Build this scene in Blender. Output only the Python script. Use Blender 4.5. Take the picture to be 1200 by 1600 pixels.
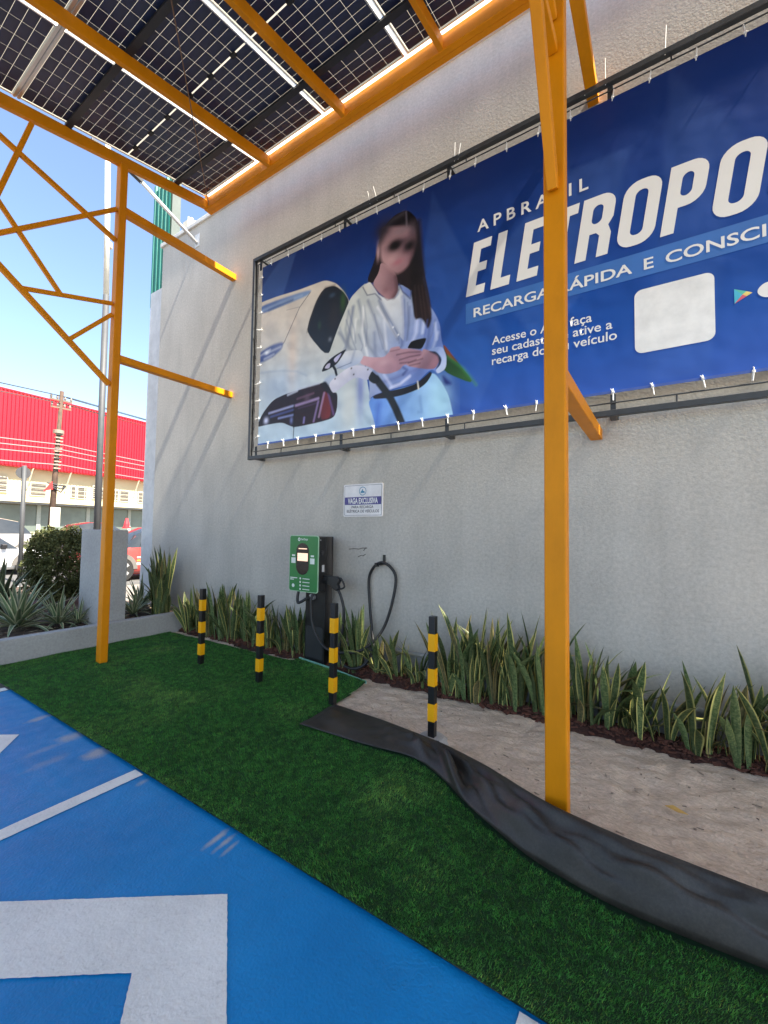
import bpy, bmesh, math, random
import numpy as np
from mathutils import Vector, Matrix

random.seed(7); rng = np.random.default_rng(7)
scene = bpy.context.scene
for o in list(bpy.data.objects): bpy.data.objects.remove(o)
COL = scene.collection

FOCAL = 661.56
# ---------------------------------------------------------------- camera, sky, sun, exposure
CAM_H = 1.6
cam = bpy.data.objects.new('camera', bpy.data.cameras.new('camera')); COL.objects.link(cam)
RIGHT = Vector((0.835152, 0.549836, 0.014191)); UP = Vector((0.012382, -0.044589, 0.998929)); FWD = Vector((-0.54988, 0.834081, 0.044046))
m = Matrix((RIGHT, UP, -FWD)).transposed().to_4x4(); m.translation = Vector((0, 0, CAM_H))
cam.matrix_world = m
cam.data.sensor_fit = 'VERTICAL'; cam.data.sensor_height = 36; cam.data.sensor_width = 27
cam.data.lens = 36 * 661.56 / 1600; cam.data.clip_start = .02; cam.data.clip_end = 2000
scene.camera = cam

SUN = Vector((.60, -.039, .80)).normalized()
world = bpy.data.worlds.new('World'); scene.world = world; world.use_nodes = True
nt = world.node_tree; nt.nodes.clear()
sky = nt.nodes.new('ShaderNodeTexSky'); sky.sky_type = 'NISHITA'; sky.sun_disc = False
sky.sun_elevation = math.asin(SUN.z); sky.sun_rotation = math.atan2(SUN.x, SUN.y)
sky.air_density = 1.0; sky.dust_density = 1.2; sky.ozone_density = 1.0
bg = nt.nodes.new('ShaderNodeBackground'); bg.inputs[1].default_value = .095
wo = nt.nodes.new('ShaderNodeOutputWorld'); nt.links.new(sky.outputs[0], bg.inputs[0]); nt.links.new(bg.outputs[0], wo.inputs[0])
sl = bpy.data.lights.new('sun', 'SUN'); sl.energy = 5; sl.angle = math.radians(1.5); sl.color = (1, .93, .80)
sun = bpy.data.objects.new('sun', sl); COL.objects.link(sun)
sun.rotation_euler = SUN.to_track_quat('Z', 'Y').to_euler(); sun.location = SUN * 40
scene.view_settings.view_transform = 'Standard'; scene.view_settings.look = 'None'
scene.view_settings.exposure = 2.05; scene.view_settings.gamma = 1; scene.view_settings.use_curve_mapping = False
scene.render.engine = 'CYCLES'

# ---------------------------------------------------------------- materials
def lin(c): 
    return tuple(((v / 255) / 12.92 if v / 255 <= .04045 else (((v / 255) + .055) / 1.055) ** 2.4) for v in c)
MATS = {}
def pm(name, col, rough=.5, metal=0, var=.12, vs=6, bump=0, bs=60, det=4, spec=.5, col2=None, bdist=.01, coat=0):
    """principled material with noise colour variation (object space) and noise bump"""
    if name in MATS: return MATS[name]
    mt = bpy.data.materials.new(name); mt.use_nodes = True; t = mt.node_tree; b = t.nodes['Principled BSDF']
    N = t.nodes.new; L = t.links.new
    tc = N('ShaderNodeTexCoord'); nz = N('ShaderNodeTexNoise'); nz.inputs['Scale'].default_value = vs; nz.inputs['Detail'].default_value = det
    nz.inputs['Roughness'].default_value = .6
    L(tc.outputs['Object'], nz.inputs['Vector'])
    mx = N('ShaderNodeMix'); mx.data_type = 'RGBA'
    mr = N('ShaderNodeMapRange'); mr.inputs[1].default_value = .3; mr.inputs[2].default_value = .7; L(nz.outputs[0], mr.inputs[0]); L(mr.outputs[0], mx.inputs[0])
    c1 = tuple(v * (1 - var) for v in col) + (1,); c2 = (tuple(col2) if col2 else tuple(min(1, v * (1 + var)) for v in col)) + (1,)
    mx.inputs[6].default_value = c1; mx.inputs[7].default_value = c2
    L(mx.outputs[2], b.inputs['Base Color'])
    b.inputs['Roughness'].default_value = rough; b.inputs['Metallic'].default_value = metal; b.inputs['Specular IOR Level'].default_value = spec
    if coat: b.inputs['Coat Weight'].default_value = coat; b.inputs['Coat Roughness'].default_value = .05
    if bump:
        n2 = N('ShaderNodeTexNoise'); n2.inputs['Scale'].default_value = bs; n2.inputs['Detail'].default_value = 5; L(tc.outputs['Object'], n2.inputs['Vector'])
        bp = N('ShaderNodeBump'); bp.inputs['Strength'].default_value = bump; bp.inputs['Distance'].default_value = bdist
        L(n2.outputs[0], bp.inputs['Height']); L(bp.outputs[0], b.inputs['Normal'])
    MATS[name] = mt; return mt

def translucent(name, col, mixf=.6):
    mt = bpy.data.materials.new(name); mt.use_nodes = True; t = mt.node_tree; t.nodes.clear(); N = t.nodes.new; L = t.links.new
    o = N('ShaderNodeOutputMaterial'); a = N('ShaderNodeBsdfDiffuse'); tr = N('ShaderNodeBsdfTranslucent'); ms = N('ShaderNodeMixShader')
    nz = N('ShaderNodeTexNoise'); nz.inputs['Scale'].default_value = 3; tc = N('ShaderNodeTexCoord'); L(tc.outputs['Object'], nz.inputs['Vector'])
    mx = N('ShaderNodeMix'); mx.data_type = 'RGBA'; mx.inputs[6].default_value = tuple(c * .9 for c in col) + (1,); mx.inputs[7].default_value = tuple(col) + (1,); L(nz.outputs[0], mx.inputs[0])
    L(mx.outputs[2], a.inputs[0]); L(mx.outputs[2], tr.inputs[0]); ms.inputs[0].default_value = mixf
    L(a.outputs[0], ms.inputs[1]); L(tr.outputs[0], ms.inputs[2]); L(ms.outputs[0], o.inputs[0]); MATS[name] = mt; return mt

def specks(mt, scale, lo, hi, t0=.3, t1=.6, stretch=(1,1,1)):
    """multiply the base colour by a fine noise: pits, grime, wear"""
    t = mt.node_tree; N = t.nodes.new; L = t.links.new; b = t.nodes['Principled BSDF']; tc = N('ShaderNodeTexCoord'); mp = N('ShaderNodeMapping'); mp.inputs['Scale'].default_value = stretch; L(tc.outputs['Object'], mp.inputs['Vector'])
    n = N('ShaderNodeTexNoise'); n.inputs['Scale'].default_value = scale; n.inputs['Detail'].default_value = 7; n.inputs['Roughness'].default_value = .72; L(mp.outputs[0], n.inputs['Vector'])
    r = N('ShaderNodeMapRange'); r.inputs[1].default_value = t0; r.inputs[2].default_value = t1; r.inputs[3].default_value = lo; r.inputs[4].default_value = hi; L(n.outputs[0], r.inputs[0])
    m = N('ShaderNodeMix'); m.data_type = 'RGBA'; m.blend_type = 'MULTIPLY'; m.inputs[0].default_value = 1; src = b.inputs['Base Color'].links[0].from_socket; L(src, m.inputs[6]); L(r.outputs[0], m.inputs[7]); L(m.outputs[2], b.inputs['Base Color']); return mt

# ---------------------------------------------------------------- mesh helpers
ORG = {}
class MB:
    def __init__(s): s.v = []; s.f = []
    def add(s, vs, fs):
        n = len(s.v); s.v += [tuple(p) for p in vs]; s.f += [tuple(i + n for i in f) for f in fs]; return s
    def box(s, x0, x1, y0, y1, z0, z1):
        return s.add([(x0,y0,z0),(x1,y0,z0),(x1,y1,z0),(x0,y1,z0),(x0,y0,z1),(x1,y0,z1),(x1,y1,z1),(x0,y1,z1)],
                     [(0,3,2,1),(4,5,6,7),(0,1,5,4),(1,2,6,5),(2,3,7,6),(3,0,4,7)])
    def beam(s, p0, p1, w, h, up=(0,0,1)):
        p0 = Vector(p0); p1 = Vector(p1); d = (p1 - p0).normalized(); u = Vector(up)
        a = d.cross(u).normalized() * (w/2); b = a.cross(d).normalized() * (h/2)
        vs = [p + i*a + j*b for p in (p0, p1) for i, j in ((-1,-1),(1,-1),(1,1),(-1,1))]
        return s.add(vs, [(0,3,2,1),(4,5,6,7),(0,1,5,4),(1,2,6,5),(2,3,7,6),(3,0,4,7)])
    def tube(s, pts, r, n=10, cap=True):
        pts = [Vector(p) for p in pts]; k = len(pts); rs = r if isinstance(r, (list, tuple)) else [r] * k
        rings = []; prev = None
        for i, p in enumerate(pts):
            d = (pts[min(i+1,k-1)] - pts[max(i-1,0)]).normalized()
            if prev is None: a = d.orthogonal().normalized()
            else: a = (prev - d * prev.dot(d)).normalized()
            prev = a; b = d.cross(a)
            rings.append([p + (a*math.cos(2*math.pi*j/n) + b*math.sin(2*math.pi*j/n)) * rs[i] for j in range(n)])
        vs = [q for rg in rings for q in rg]; fs = []
        for i in range(k-1):
            for j in range(n):
                fs.append((i*n+j, i*n+(j+1)%n, (i+1)*n+(j+1)%n, (i+1)*n+j))
        if cap: fs += [tuple(range(n-1,-1,-1)), tuple((k-1)*n+j for j in range(n))]
        return s.add(vs, fs)
    def prism(s, poly, fn, d):
        """poly in 2D, fn(a,b,depth)->3D"""
        n = len(poly); vs = [fn(a, b, 0) for a, b in poly] + [fn(a, b, d) for a, b in poly]
        return s.add(vs, [tuple(range(n)), tuple(range(2*n-1, n-1, -1))] + [(i, i+n, (i+1) % n + n, (i+1) % n) for i in range(n)])
    def build(s, name, mat, parent=None, smooth=False, bevel=0, fix=True):
        og = Vector((0,0,0)) if parent is None else ORG.get(parent.name, Vector((0,0,0)))
        me = bpy.data.meshes.new(name); me.from_pydata([tuple(Vector(p) - og) for p in s.v], [], s.f)
        if fix:
            b = bmesh.new(); b.from_mesh(me); bmesh.ops.recalc_face_normals(b, faces=b.faces); b.to_mesh(me); b.free()
        if smooth: me.polygons.foreach_set('use_smooth', [True] * len(me.polygons))
        return link(name, me, mat, parent, bevel)
def link(name, me, mat, parent=None, bevel=0):
    o = bpy.data.objects.new(name, me); COL.objects.link(o)
    if mat is not None: me.materials.clear(); me.materials.append(mat)
    if parent is not None: o.parent = parent; ORG[o.name] = ORG.get(parent.name, Vector((0,0,0)))
    if bevel:
        bv = o.modifiers.new('bevel', 'BEVEL'); bv.width = bevel; bv.segments = 2; bv.limit_method = 'ANGLE'
    return o
def thing(name, label, cat, loc=(0,0,0), group=None, rotz=0):
    o = bpy.data.objects.new(name, None); COL.objects.link(o); o.location = loc; o.rotation_euler = (0,0,rotz); o.empty_display_size = .1
    ORG[o.name] = Vector(loc); return tag(o, label, cat, group)
def local_thing(name, label, cat, loc, group=None, rotz=0):
    o = thing(name, label, cat, loc, group, rotz); ORG[o.name] = Vector((0,0,0)); return o
def tag(o, label, cat, group=None, kind=None):
    o['label'] = label; o['category'] = cat
    if group: o['group'] = group
    if kind: o['kind'] = kind
    return o
def struct(o): o['kind'] = 'structure'; return o
def grid_mesh(name, xs, ys, zfn):
    X, Y = np.meshgrid(xs, ys); Z = zfn(X, Y); V = np.stack([X, Y, Z], -1).reshape(-1, 3)
    nx, ny = len(xs), len(ys); i = np.arange(nx*ny).reshape(ny, nx)
    F = np.stack([i[:-1,:-1], i[:-1,1:], i[1:,1:], i[1:,:-1]], -1).reshape(-1, 4)
    me = bpy.data.meshes.new(name); fast(me, V, F); me.polygons.foreach_set('use_smooth', np.ones(len(F), bool)); return me
def fast(me, V, F):
    k = F.shape[1]; me.vertices.add(len(V)); me.vertices.foreach_set('co', np.ascontiguousarray(V, np.float32).ravel())
    me.loops.add(F.size); me.loops.foreach_set('vertex_index', np.ascontiguousarray(F, np.int32).ravel())
    me.polygons.add(len(F)); me.polygons.foreach_set('loop_start', np.arange(0, F.size, k, dtype=np.int32)); me.polygons.foreach_set('loop_total', np.full(len(F), k, np.int32))
    me.update(calc_edges=True)
def vnoise(X, Y, sc, seed=0, oct=3):
    """value noise on arrays"""
    out = np.zeros_like(X, float); amp = 1; tot = 0
    for o in range(oct):
        r = np.random.default_rng(seed + o); T = r.random((128, 128)); x = X * sc + 37.1*o; y = Y * sc + 11.7*o
        xi = np.floor(x).astype(int); yi = np.floor(y).astype(int); fx = x - xi; fy = y - yi; fx = fx*fx*(3-2*fx); fy = fy*fy*(3-2*fy)
        g = lambda a, b: T[a % 128, b % 128]
        out += amp * ((g(xi,yi)*(1-fx)+g(xi+1,yi)*fx)*(1-fy) + (g(xi,yi+1)*(1-fx)+g(xi+1,yi+1)*fx)*fy); tot += amp; amp *= .5; sc *= 2
    return out / tot
def inpoly(px, py, poly):
    ins = np.zeros(px.shape, bool); n = len(poly)
    for i in range(n):
        x1, y1 = poly[i]; x2, y2 = poly[(i+1) % n]
        if y1 == y2: continue
        c = ((y1 > py) != (y2 > py)) & (px < (x2-x1)*(py-y1)/(y2-y1) + x1); ins ^= c
    return ins
def segdist(px, py, pts, closed):
    d = np.full(px.shape, 1e9); n = len(pts)
    for i in range(n if closed else n-1):
        x1, y1 = pts[i]; x2, y2 = pts[(i+1) % n]; dx, dy = x2-x1, y2-y1; l2 = dx*dx+dy*dy or 1e-9
        t = np.clip(((px-x1)*dx+(py-y1)*dy)/l2, 0, 1); d = np.minimum(d, np.hypot(px-x1-t*dx, py-y1-t*dy))
    return d
def chaikin(pts, n=2):
    for _ in range(n):
        q = []
        for i, a in enumerate(pts):
            b = pts[(i+1) % len(pts)]; q += [(a[0]*.8+b[0]*.2, a[1]*.8+b[1]*.2), (a[0]*.2+b[0]*.8, a[1]*.2+b[1]*.8)]
        pts = q
    return pts
def spline(pts, n=6):
    """catmull-rom through 3D points"""
    P = [Vector(p) for p in pts]; P = [P[0]*2-P[1]] + P + [P[-1]*2-P[-2]]; out = []
    for i in range(1, len(P)-2):
        for k in range(n):
            t = k/n; a, b, c, d = P[i-1:i+3]
            out.append(.5*((2*b)+(c-a)*t+(2*a-5*b+4*c-d)*t*t+(3*b-a-3*c+d)*t**3))
    out.append(P[-2]); return out
def text_mesh(txt, size, bold=0, shear=0, spacing=1, xscale=1, width=None):
    """flat lettering as a mesh in local XY, left-aligned on its baseline; width fits it to a length"""
    cu = bpy.data.curves.new('txt', 'FONT'); cu.body = txt; cu.size = size; cu.offset = bold*size; cu.shear = shear; cu.space_character = spacing; cu.resolution_u = 4
    ob = bpy.data.objects.new('txt', cu); COL.objects.link(ob); bpy.context.view_layer.update()
    me = bpy.data.meshes.new_from_object(ob.evaluated_get(bpy.context.evaluated_depsgraph_get())); bpy.data.objects.remove(ob); bpy.data.curves.remove(cu)
    co = np.empty(len(me.vertices)*3, np.float32); me.vertices.foreach_get('co', co); co = co.reshape(-1,3); co[:,0] -= co[:,0].min()
    if width: co[:,0] *= width / co[:,0].max()
    co[:,0] *= xscale; me.vertices.foreach_set('co', co.ravel()); return me
def place_words(me, name, mat, parent, x, z, y, gap):
    """one object for each word of the lettering"""
    b = bmesh.new(); b.from_mesh(me); left = set(b.verts); isl = []
    while left:
        st_ = [left.pop()]; cur = list(st_)
        while st_:
            v = st_.pop()
            for e in v.link_edges:
                w = e.other_vert(v)
                if w in left: left.remove(w); st_.append(w); cur.append(w)
        isl.append((min(v.co.x for v in cur), max(v.co.x for v in cur), {v.index for v in cur}))
    isl.sort(key=lambda t: t[0]); words = []
    for x0, x1, s in isl:
        if words and x0 - words[-1][0] < gap: words[-1][0] = max(words[-1][0], x1); words[-1][1] |= s
        else: words.append([x1, set(s)])
    out = []
    for _, s in words:
        c = bmesh.new(); c.from_mesh(me); c.verts.ensure_lookup_table(); bmesh.ops.delete(c, geom=[v for v in c.verts if v.index not in s], context='VERTS')
        m2 = bpy.data.meshes.new(name); c.to_mesh(m2); c.free(); out.append(place_flat(m2, name, mat, parent, x, z, y))
    b.free(); return out
def place_flat(me, name, mat, parent, x, z, y):
    """lettering on a wall plane facing -Y"""
    og = ORG.get(parent.name, Vector((0,0,0)))
    me.transform(Matrix(((1,0,0,x-og.x),(0,0,-1,y-og.y),(0,1,0,z-og.z),(0,0,0,1)))); me.name = name
    return link(name, me, mat, parent)
def ordinal(n):
    return ['first','second','third','fourth','fifth','sixth','seventh','eighth','ninth','tenth','eleventh','twelfth','thirteenth','fourteenth','fifteenth','sixteenth','seventeenth','eighteenth','nineteenth','twentieth','twenty-first','twenty-second','twenty-third','twenty-fourth','twenty-fifth','twenty-sixth','twenty-seventh','twenty-eighth','twenty-ninth','thirtieth'][n]

# ---------------------------------------------------------------- shared materials
M_conc = pm('concrete_ground', (.20,.18,.155), .85, var=.15, vs=.8, bump=.3, bs=30)
M_asph = pm('asphalt', (.09,.088,.085), .9, var=.2, vs=2, bump=.4, bs=80)
M_orange = pm('orange_paint', (.66,.225,.0), .5, var=.07, vs=3, bump=.02, bs=25, spec=.25)
specks(M_orange, 4, .88, 1.03, .28, .55, (1,1,.35))
M_steel = pm('dark_steel', (.045,.047,.05), .45, metal=.3, var=.2, vs=8)
M_black = pm('black_plastic', (.012,.012,.013), .4, var=.2, vs=12)
M_blackpaint = pm('black_paint', (.01,.01,.011), .35, var=.3, vs=10)
M_alu = pm('aluminium', (.72,.73,.74), .35, metal=.85, var=.06, vs=4)
M_white = pm('white_print', (.78,.76,.73), .45, var=.02)
M_galv = pm('galvanised', (.42,.43,.44), .45, metal=.5, var=.15, vs=10)
M_rubber = pm('cable_rubber', (.016,.016,.017), .5, var=.2, vs=20)

SUN_PATCHES = [(-4.35,1.44,.06,.12,.5),(-3.78,1.45,.10,.12,.5),(-3.72,1.28,.05,.2,.2),(-3.36,1.45,.10,.12,.55),(-3.5,1.22,.06,.18,.2),(-1.945,1.42,.026,.10,.6),(-1.885,1.43,.022,.09,.55),(-1.83,1.41,.018,.08,.4),(-2.75,1.46,.03,.05,.4)]  # sun patches painted into the floor colour: centre, radii, opacity
def paint_mat(name, c1, c2, rough, sand=False):  # sand switches on the painted sun patches and the blister relief
    """thick floor paint: uneven coat, roller relief, faint scuffs"""
    mt = pm(name, c1, rough, var=0, vs=1.6, spec=.32, col2=c2, bump=.5, bs=80, det=6, bdist=.006); t = mt.node_tree; N = t.nodes.new; L = t.links.new
    b = t.nodes['Principled BSDF']; tc = [n for n in t.nodes if n.type == 'TEX_COORD'][0]
    n1 = N('ShaderNodeTexNoise'); n1.inputs['Scale'].default_value = 9; n1.inputs['Detail'].default_value = 8; n1.inputs['Roughness'].default_value = .7; L(tc.outputs['Object'], n1.inputs['Vector'])
    r1 = N('ShaderNodeMapRange'); r1.inputs[1].default_value = .35; r1.inputs[2].default_value = .75; r1.inputs[3].default_value = rough - .1; r1.inputs[4].default_value = rough + .22
    L(n1.outputs[0], r1.inputs[0]); L(r1.outputs[0], b.inputs['Roughness'])
    old = b.inputs['Normal'].links[0].from_node; b2 = N('ShaderNodeBump'); b2.inputs['Strength'].default_value = .5; b2.inputs['Distance'].default_value = .012
    L(n1.outputs[0], b2.inputs['Height']); L(old.outputs[0], b2.inputs['Normal']); L(b2.outputs[0], b.inputs['Normal'])
    if sand:
        mp = N('ShaderNodeMapping'); mp.vector_type = 'TEXTURE'; mp.inputs['Location'].default_value = (-.80, 1.38, 0); mp.inputs['Scale'].default_value = (.17, .07, 1); mp.inputs['Rotation'].default_value = (0, 0, .5); L(tc.outputs['Object'], mp.inputs['Vector'])
        ln_ = N('ShaderNodeVectorMath'); ln_.operation = 'LENGTH'; L(mp.outputs[0], ln_.inputs[0]); ad_ = N('ShaderNodeMath'); ad_.operation = 'ADD'; L(ln_.outputs['Value'], ad_.inputs[0]); n4 = N('ShaderNodeMath'); n4.operation = 'MULTIPLY'; n4.inputs[1].default_value = 2.4; L(n1.outputs[0], n4.inputs[0]); L(n4.outputs[0], ad_.inputs[1])
        pp = N('ShaderNodeMath'); pp.operation = 'PINGPONG'; pp.inputs[1].default_value = .16; L(ad_.outputs[0], pp.inputs[0]); rg = N('ShaderNodeMapRange'); rg.inputs[1].default_value = 2.2; rg.inputs[2].default_value = 1.9; L(ad_.outputs[0], rg.inputs[0])
        mm_ = N('ShaderNodeMath'); mm_.operation = 'MULTIPLY'; L(pp.outputs[0], mm_.inputs[0]); L(rg.outputs[0], mm_.inputs[1]); b3 = N('ShaderNodeBump'); b3.inputs['Strength'].default_value = .45; b3.inputs['Distance'].default_value = .02; L(mm_.outputs[0], b3.inputs['Height']); L(b2.outputs[0], b3.inputs['Normal']); L(b3.outputs[0], b.inputs['Normal'])
    if sand:   # sun patches beside the turf, painted as tan streaks into the floor colour
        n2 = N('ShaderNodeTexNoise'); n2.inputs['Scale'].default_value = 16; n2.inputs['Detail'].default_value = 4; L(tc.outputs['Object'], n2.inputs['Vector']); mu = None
        for sx_, sy_, rx_, ry_, al_ in SUN_PATCHES:
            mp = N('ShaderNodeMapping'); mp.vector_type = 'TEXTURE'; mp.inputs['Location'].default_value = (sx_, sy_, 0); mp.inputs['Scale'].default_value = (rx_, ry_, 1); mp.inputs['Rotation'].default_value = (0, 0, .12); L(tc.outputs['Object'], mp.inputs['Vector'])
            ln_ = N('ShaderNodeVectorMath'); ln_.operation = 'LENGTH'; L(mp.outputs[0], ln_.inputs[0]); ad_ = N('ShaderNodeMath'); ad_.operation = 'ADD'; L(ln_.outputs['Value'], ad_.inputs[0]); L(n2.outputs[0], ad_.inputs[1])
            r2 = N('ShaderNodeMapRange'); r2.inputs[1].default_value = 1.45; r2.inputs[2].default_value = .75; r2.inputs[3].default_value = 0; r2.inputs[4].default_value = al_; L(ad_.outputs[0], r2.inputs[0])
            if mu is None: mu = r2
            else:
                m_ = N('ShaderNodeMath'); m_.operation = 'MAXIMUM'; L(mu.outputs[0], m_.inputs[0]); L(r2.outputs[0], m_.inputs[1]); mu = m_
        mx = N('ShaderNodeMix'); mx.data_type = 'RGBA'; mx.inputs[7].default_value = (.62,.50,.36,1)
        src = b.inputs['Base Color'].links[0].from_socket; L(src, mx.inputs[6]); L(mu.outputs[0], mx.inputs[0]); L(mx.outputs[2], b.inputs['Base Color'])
    return mt
M_blue = paint_mat('blue_floor_paint', (.0,.20,.50), (.006,.26,.60), .42, sand=True)  # its sand option paints tan sun patches into the blue
specks(M_blue, 2.2, .86, 1.06, .3, .7); specks(M_blue, 55, .80, 1.03, .28, .42)
M_wline = paint_mat('white_floor_paint', (.78,.765,.70), (.88,.865,.80), .5)

specks(M_wline, 3, .88, 1.03, .3, .6); specks(M_wline, 60, .78, 1.02, .28, .44)
# ---------------------------------------------------------------- ground, road, floor paint
struct(MB().add([(-400,-400,-.035),(400,-400,-.035),(400,400,-.035),(-400,400,-.035)], [(0,1,2,3)]).build('ground', M_conc))
struct(MB().box(-33,-12.6,-60,80,-.034,-.02).build('road', M_asph))
struct(MB().box(-39,-33.2,-60,80,-.034,.11).build('pavement', M_conc))
struct(MB().box(-33.2,-33,-60,80,-.034,.10).build('kerb', pm('kerb', (.42,.41,.38), .8)))
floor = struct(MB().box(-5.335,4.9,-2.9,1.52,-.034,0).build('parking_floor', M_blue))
def ragged(poly, step=.012, amp=.0007):
    out = []
    for (ax, ay), (bx, by) in zip(poly, poly[1:]+poly[:1]):
        l = math.hypot(bx-ax, by-ay); n = max(1, int(l/step))
        for k in range(n):
            t_ = k/n; j = 0 if k == 0 else random.gauss(0, amp); out.append((ax+(bx-ax)*t_-(by-ay)/l*j, ay+(by-ay)*t_+(bx-ax)/l*j))
    return out
def flat(name, poly, z, mat, parent): poly = ragged(poly); return MB().add([(x, y, z) for x, y in poly], [tuple(range(len(poly)))]).build(name, mat, parent)
for x in (-5.385, -2.875, -.37, 2.14):
    flat('painted_line', [(x-.05,-2.9),(x+.05,-2.9),(x+.05,1.502),(x-.05,1.502)], .004, M_wline, floor)
for cx in (-4.13, -1.61, .9):
    hw = .98; s = .745
    pts = [(cx,1.242),(cx+hw,1.242-s*hw),(cx+hw,.842-s*hw),(cx,.842),(cx-hw,.842-s*hw),(cx-hw,1.242-s*hw)]
    q = MB(); 
    rp = ragged(pts); q.add([(x,y,.0045) for x,y in rp], [tuple(range(len(rp)))]); q.build('painted_chevron', M_wline, floor)

# sand bed under the turf and along the wall
def sandz(X, Y):
    z = (vnoise(X, Y, 3, 3, 3)-.5)*.022 + (vnoise(X*1.0+Y*.6, Y*3-X*1.2, 7, 9, 3)-.5)*.04
    r = np.random.default_rng(4)
    for _ in range(46):
        cx, cy, a = r.uniform(-2.6, 2.2), r.uniform(2.35, 3.7), r.uniform(0, 3.14); u = (X-cx)*np.cos(a)+(Y-cy)*np.sin(a); v = -(X-cx)*np.sin(a)+(Y-cy)*np.cos(a)
        z += -.013*np.exp(-(u/.11)**2-(v/.045)**2) + .007*np.exp(-(u/.15)**2-((v-.07)/.03)**2)
    return np.clip(z - .004, -.033, .014)
M_sand = specks(pm('sand', (.62,.49,.365), .95, var=.12, vs=4, bump=.8, bs=60, det=8, bdist=.012), 26, .72, 1.06, .32, .6, (1,2,1))
struct(link('sand', grid_mesh('sand', np.arange(-6.3, 3.2, .025), np.append(np.arange(1.53, 4.04, .025), 4.05), sandz), M_sand))
db = MB(); r_ = random.Random(3)
for _ in range(230):
    x, y = r_.uniform(-2.5, 2.4), r_.uniform(2.3, 3.8); z = float(sandz(np.array([x]), np.array([y]))[0]) + .002; l, w = (r_.uniform(.006,.028), r_.uniform(.0015,.004)) if r_.random() < .5 else (r_.uniform(.003,.008), r_.uniform(.003,.006)); a = r_.uniform(0, 6.28)
    ex, ey = Vector((math.cos(a), math.sin(a), 0)), Vector((-math.sin(a), math.cos(a), 0)); c = Vector((x, y, z)); h = w*.8
    db.add([c+ex*i*l+ey*j*w+Vector((0,0,k)) for k in (-.003, h) for i, j in ((-1,-1),(1,-.6),(.8,1),(-.9,.7))], [(0,3,2,1),(4,5,6,7),(0,1,5,4),(1,2,6,5),(2,3,7,6),(3,0,4,7)])
tag(db.build('sand_debris', pm('debris', (.26,.19,.13), .9, var=.5, vs=7, col2=(.46,.37,.28)), fix=False), 'tiny twigs and grit scattered on the pale sand', 'debris', kind='stuff')
# brown bark mulch along the foot of the wall
def mulz(X, Y): return .012 + .035*np.clip((Y-3.825-.03*np.sin(X*3.1)-.03*(vnoise(X,Y,9,5)-.5)*2)/.05, -1, 1) + .02*(vnoise(X, Y, 22, 8)-.5)
M_mulch = pm('mulch_soil', (.055,.022,.014), .95, var=.4, vs=30, bump=.8, bs=60)
ml = link('bark_mulch', grid_mesh('bark_mulch', np.arange(-6.3, 3.2, .03), np.append(np.arange(3.73, 4.04, .02), 4.048), mulz), M_mulch)
tag(ml, 'dark red brown bark mulch strip along the foot of the grey wall', 'mulch', kind='stuff')
cm = MB()
for _ in range(3000):
    x = random.uniform(-6.28, 3.1); y = random.triangular(3.79, 4.03, 3.87); z = float(mulz(np.array([x]), np.array([y]))[0]) + random.uniform(.0, .014)
    if z < .0: z = .012
    R_ = Matrix.Rotation(random.uniform(0, 6.28), 3, 'Z') @ Matrix.Rotation(random.uniform(-.7, .7), 3, 'X') @ Matrix.Rotation(random.uniform(-.5, .5), 3, 'Y')
    l, w, h = random.uniform(.012, .038), random.uniform(.008, .017), random.uniform(.003, .006)
    c = Vector((x, y, z)); cm.add([c + R_ @ Vector((i*l, j*w, k*h)) for k in (-1,1) for i, j in ((-1,-1),(1,-.7),(.8,1),(-1,.8))], [(0,3,2,1),(4,5,6,7),(0,1,5,4),(1,2,6,5),(2,3,7,6),(3,0,4,7)])
co = cm.build('bark_chips', pm('bark', (.10,.035,.02), .85, var=.5, vs=14), ml, fix=False); co['kind'] = 'stuff'

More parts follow.
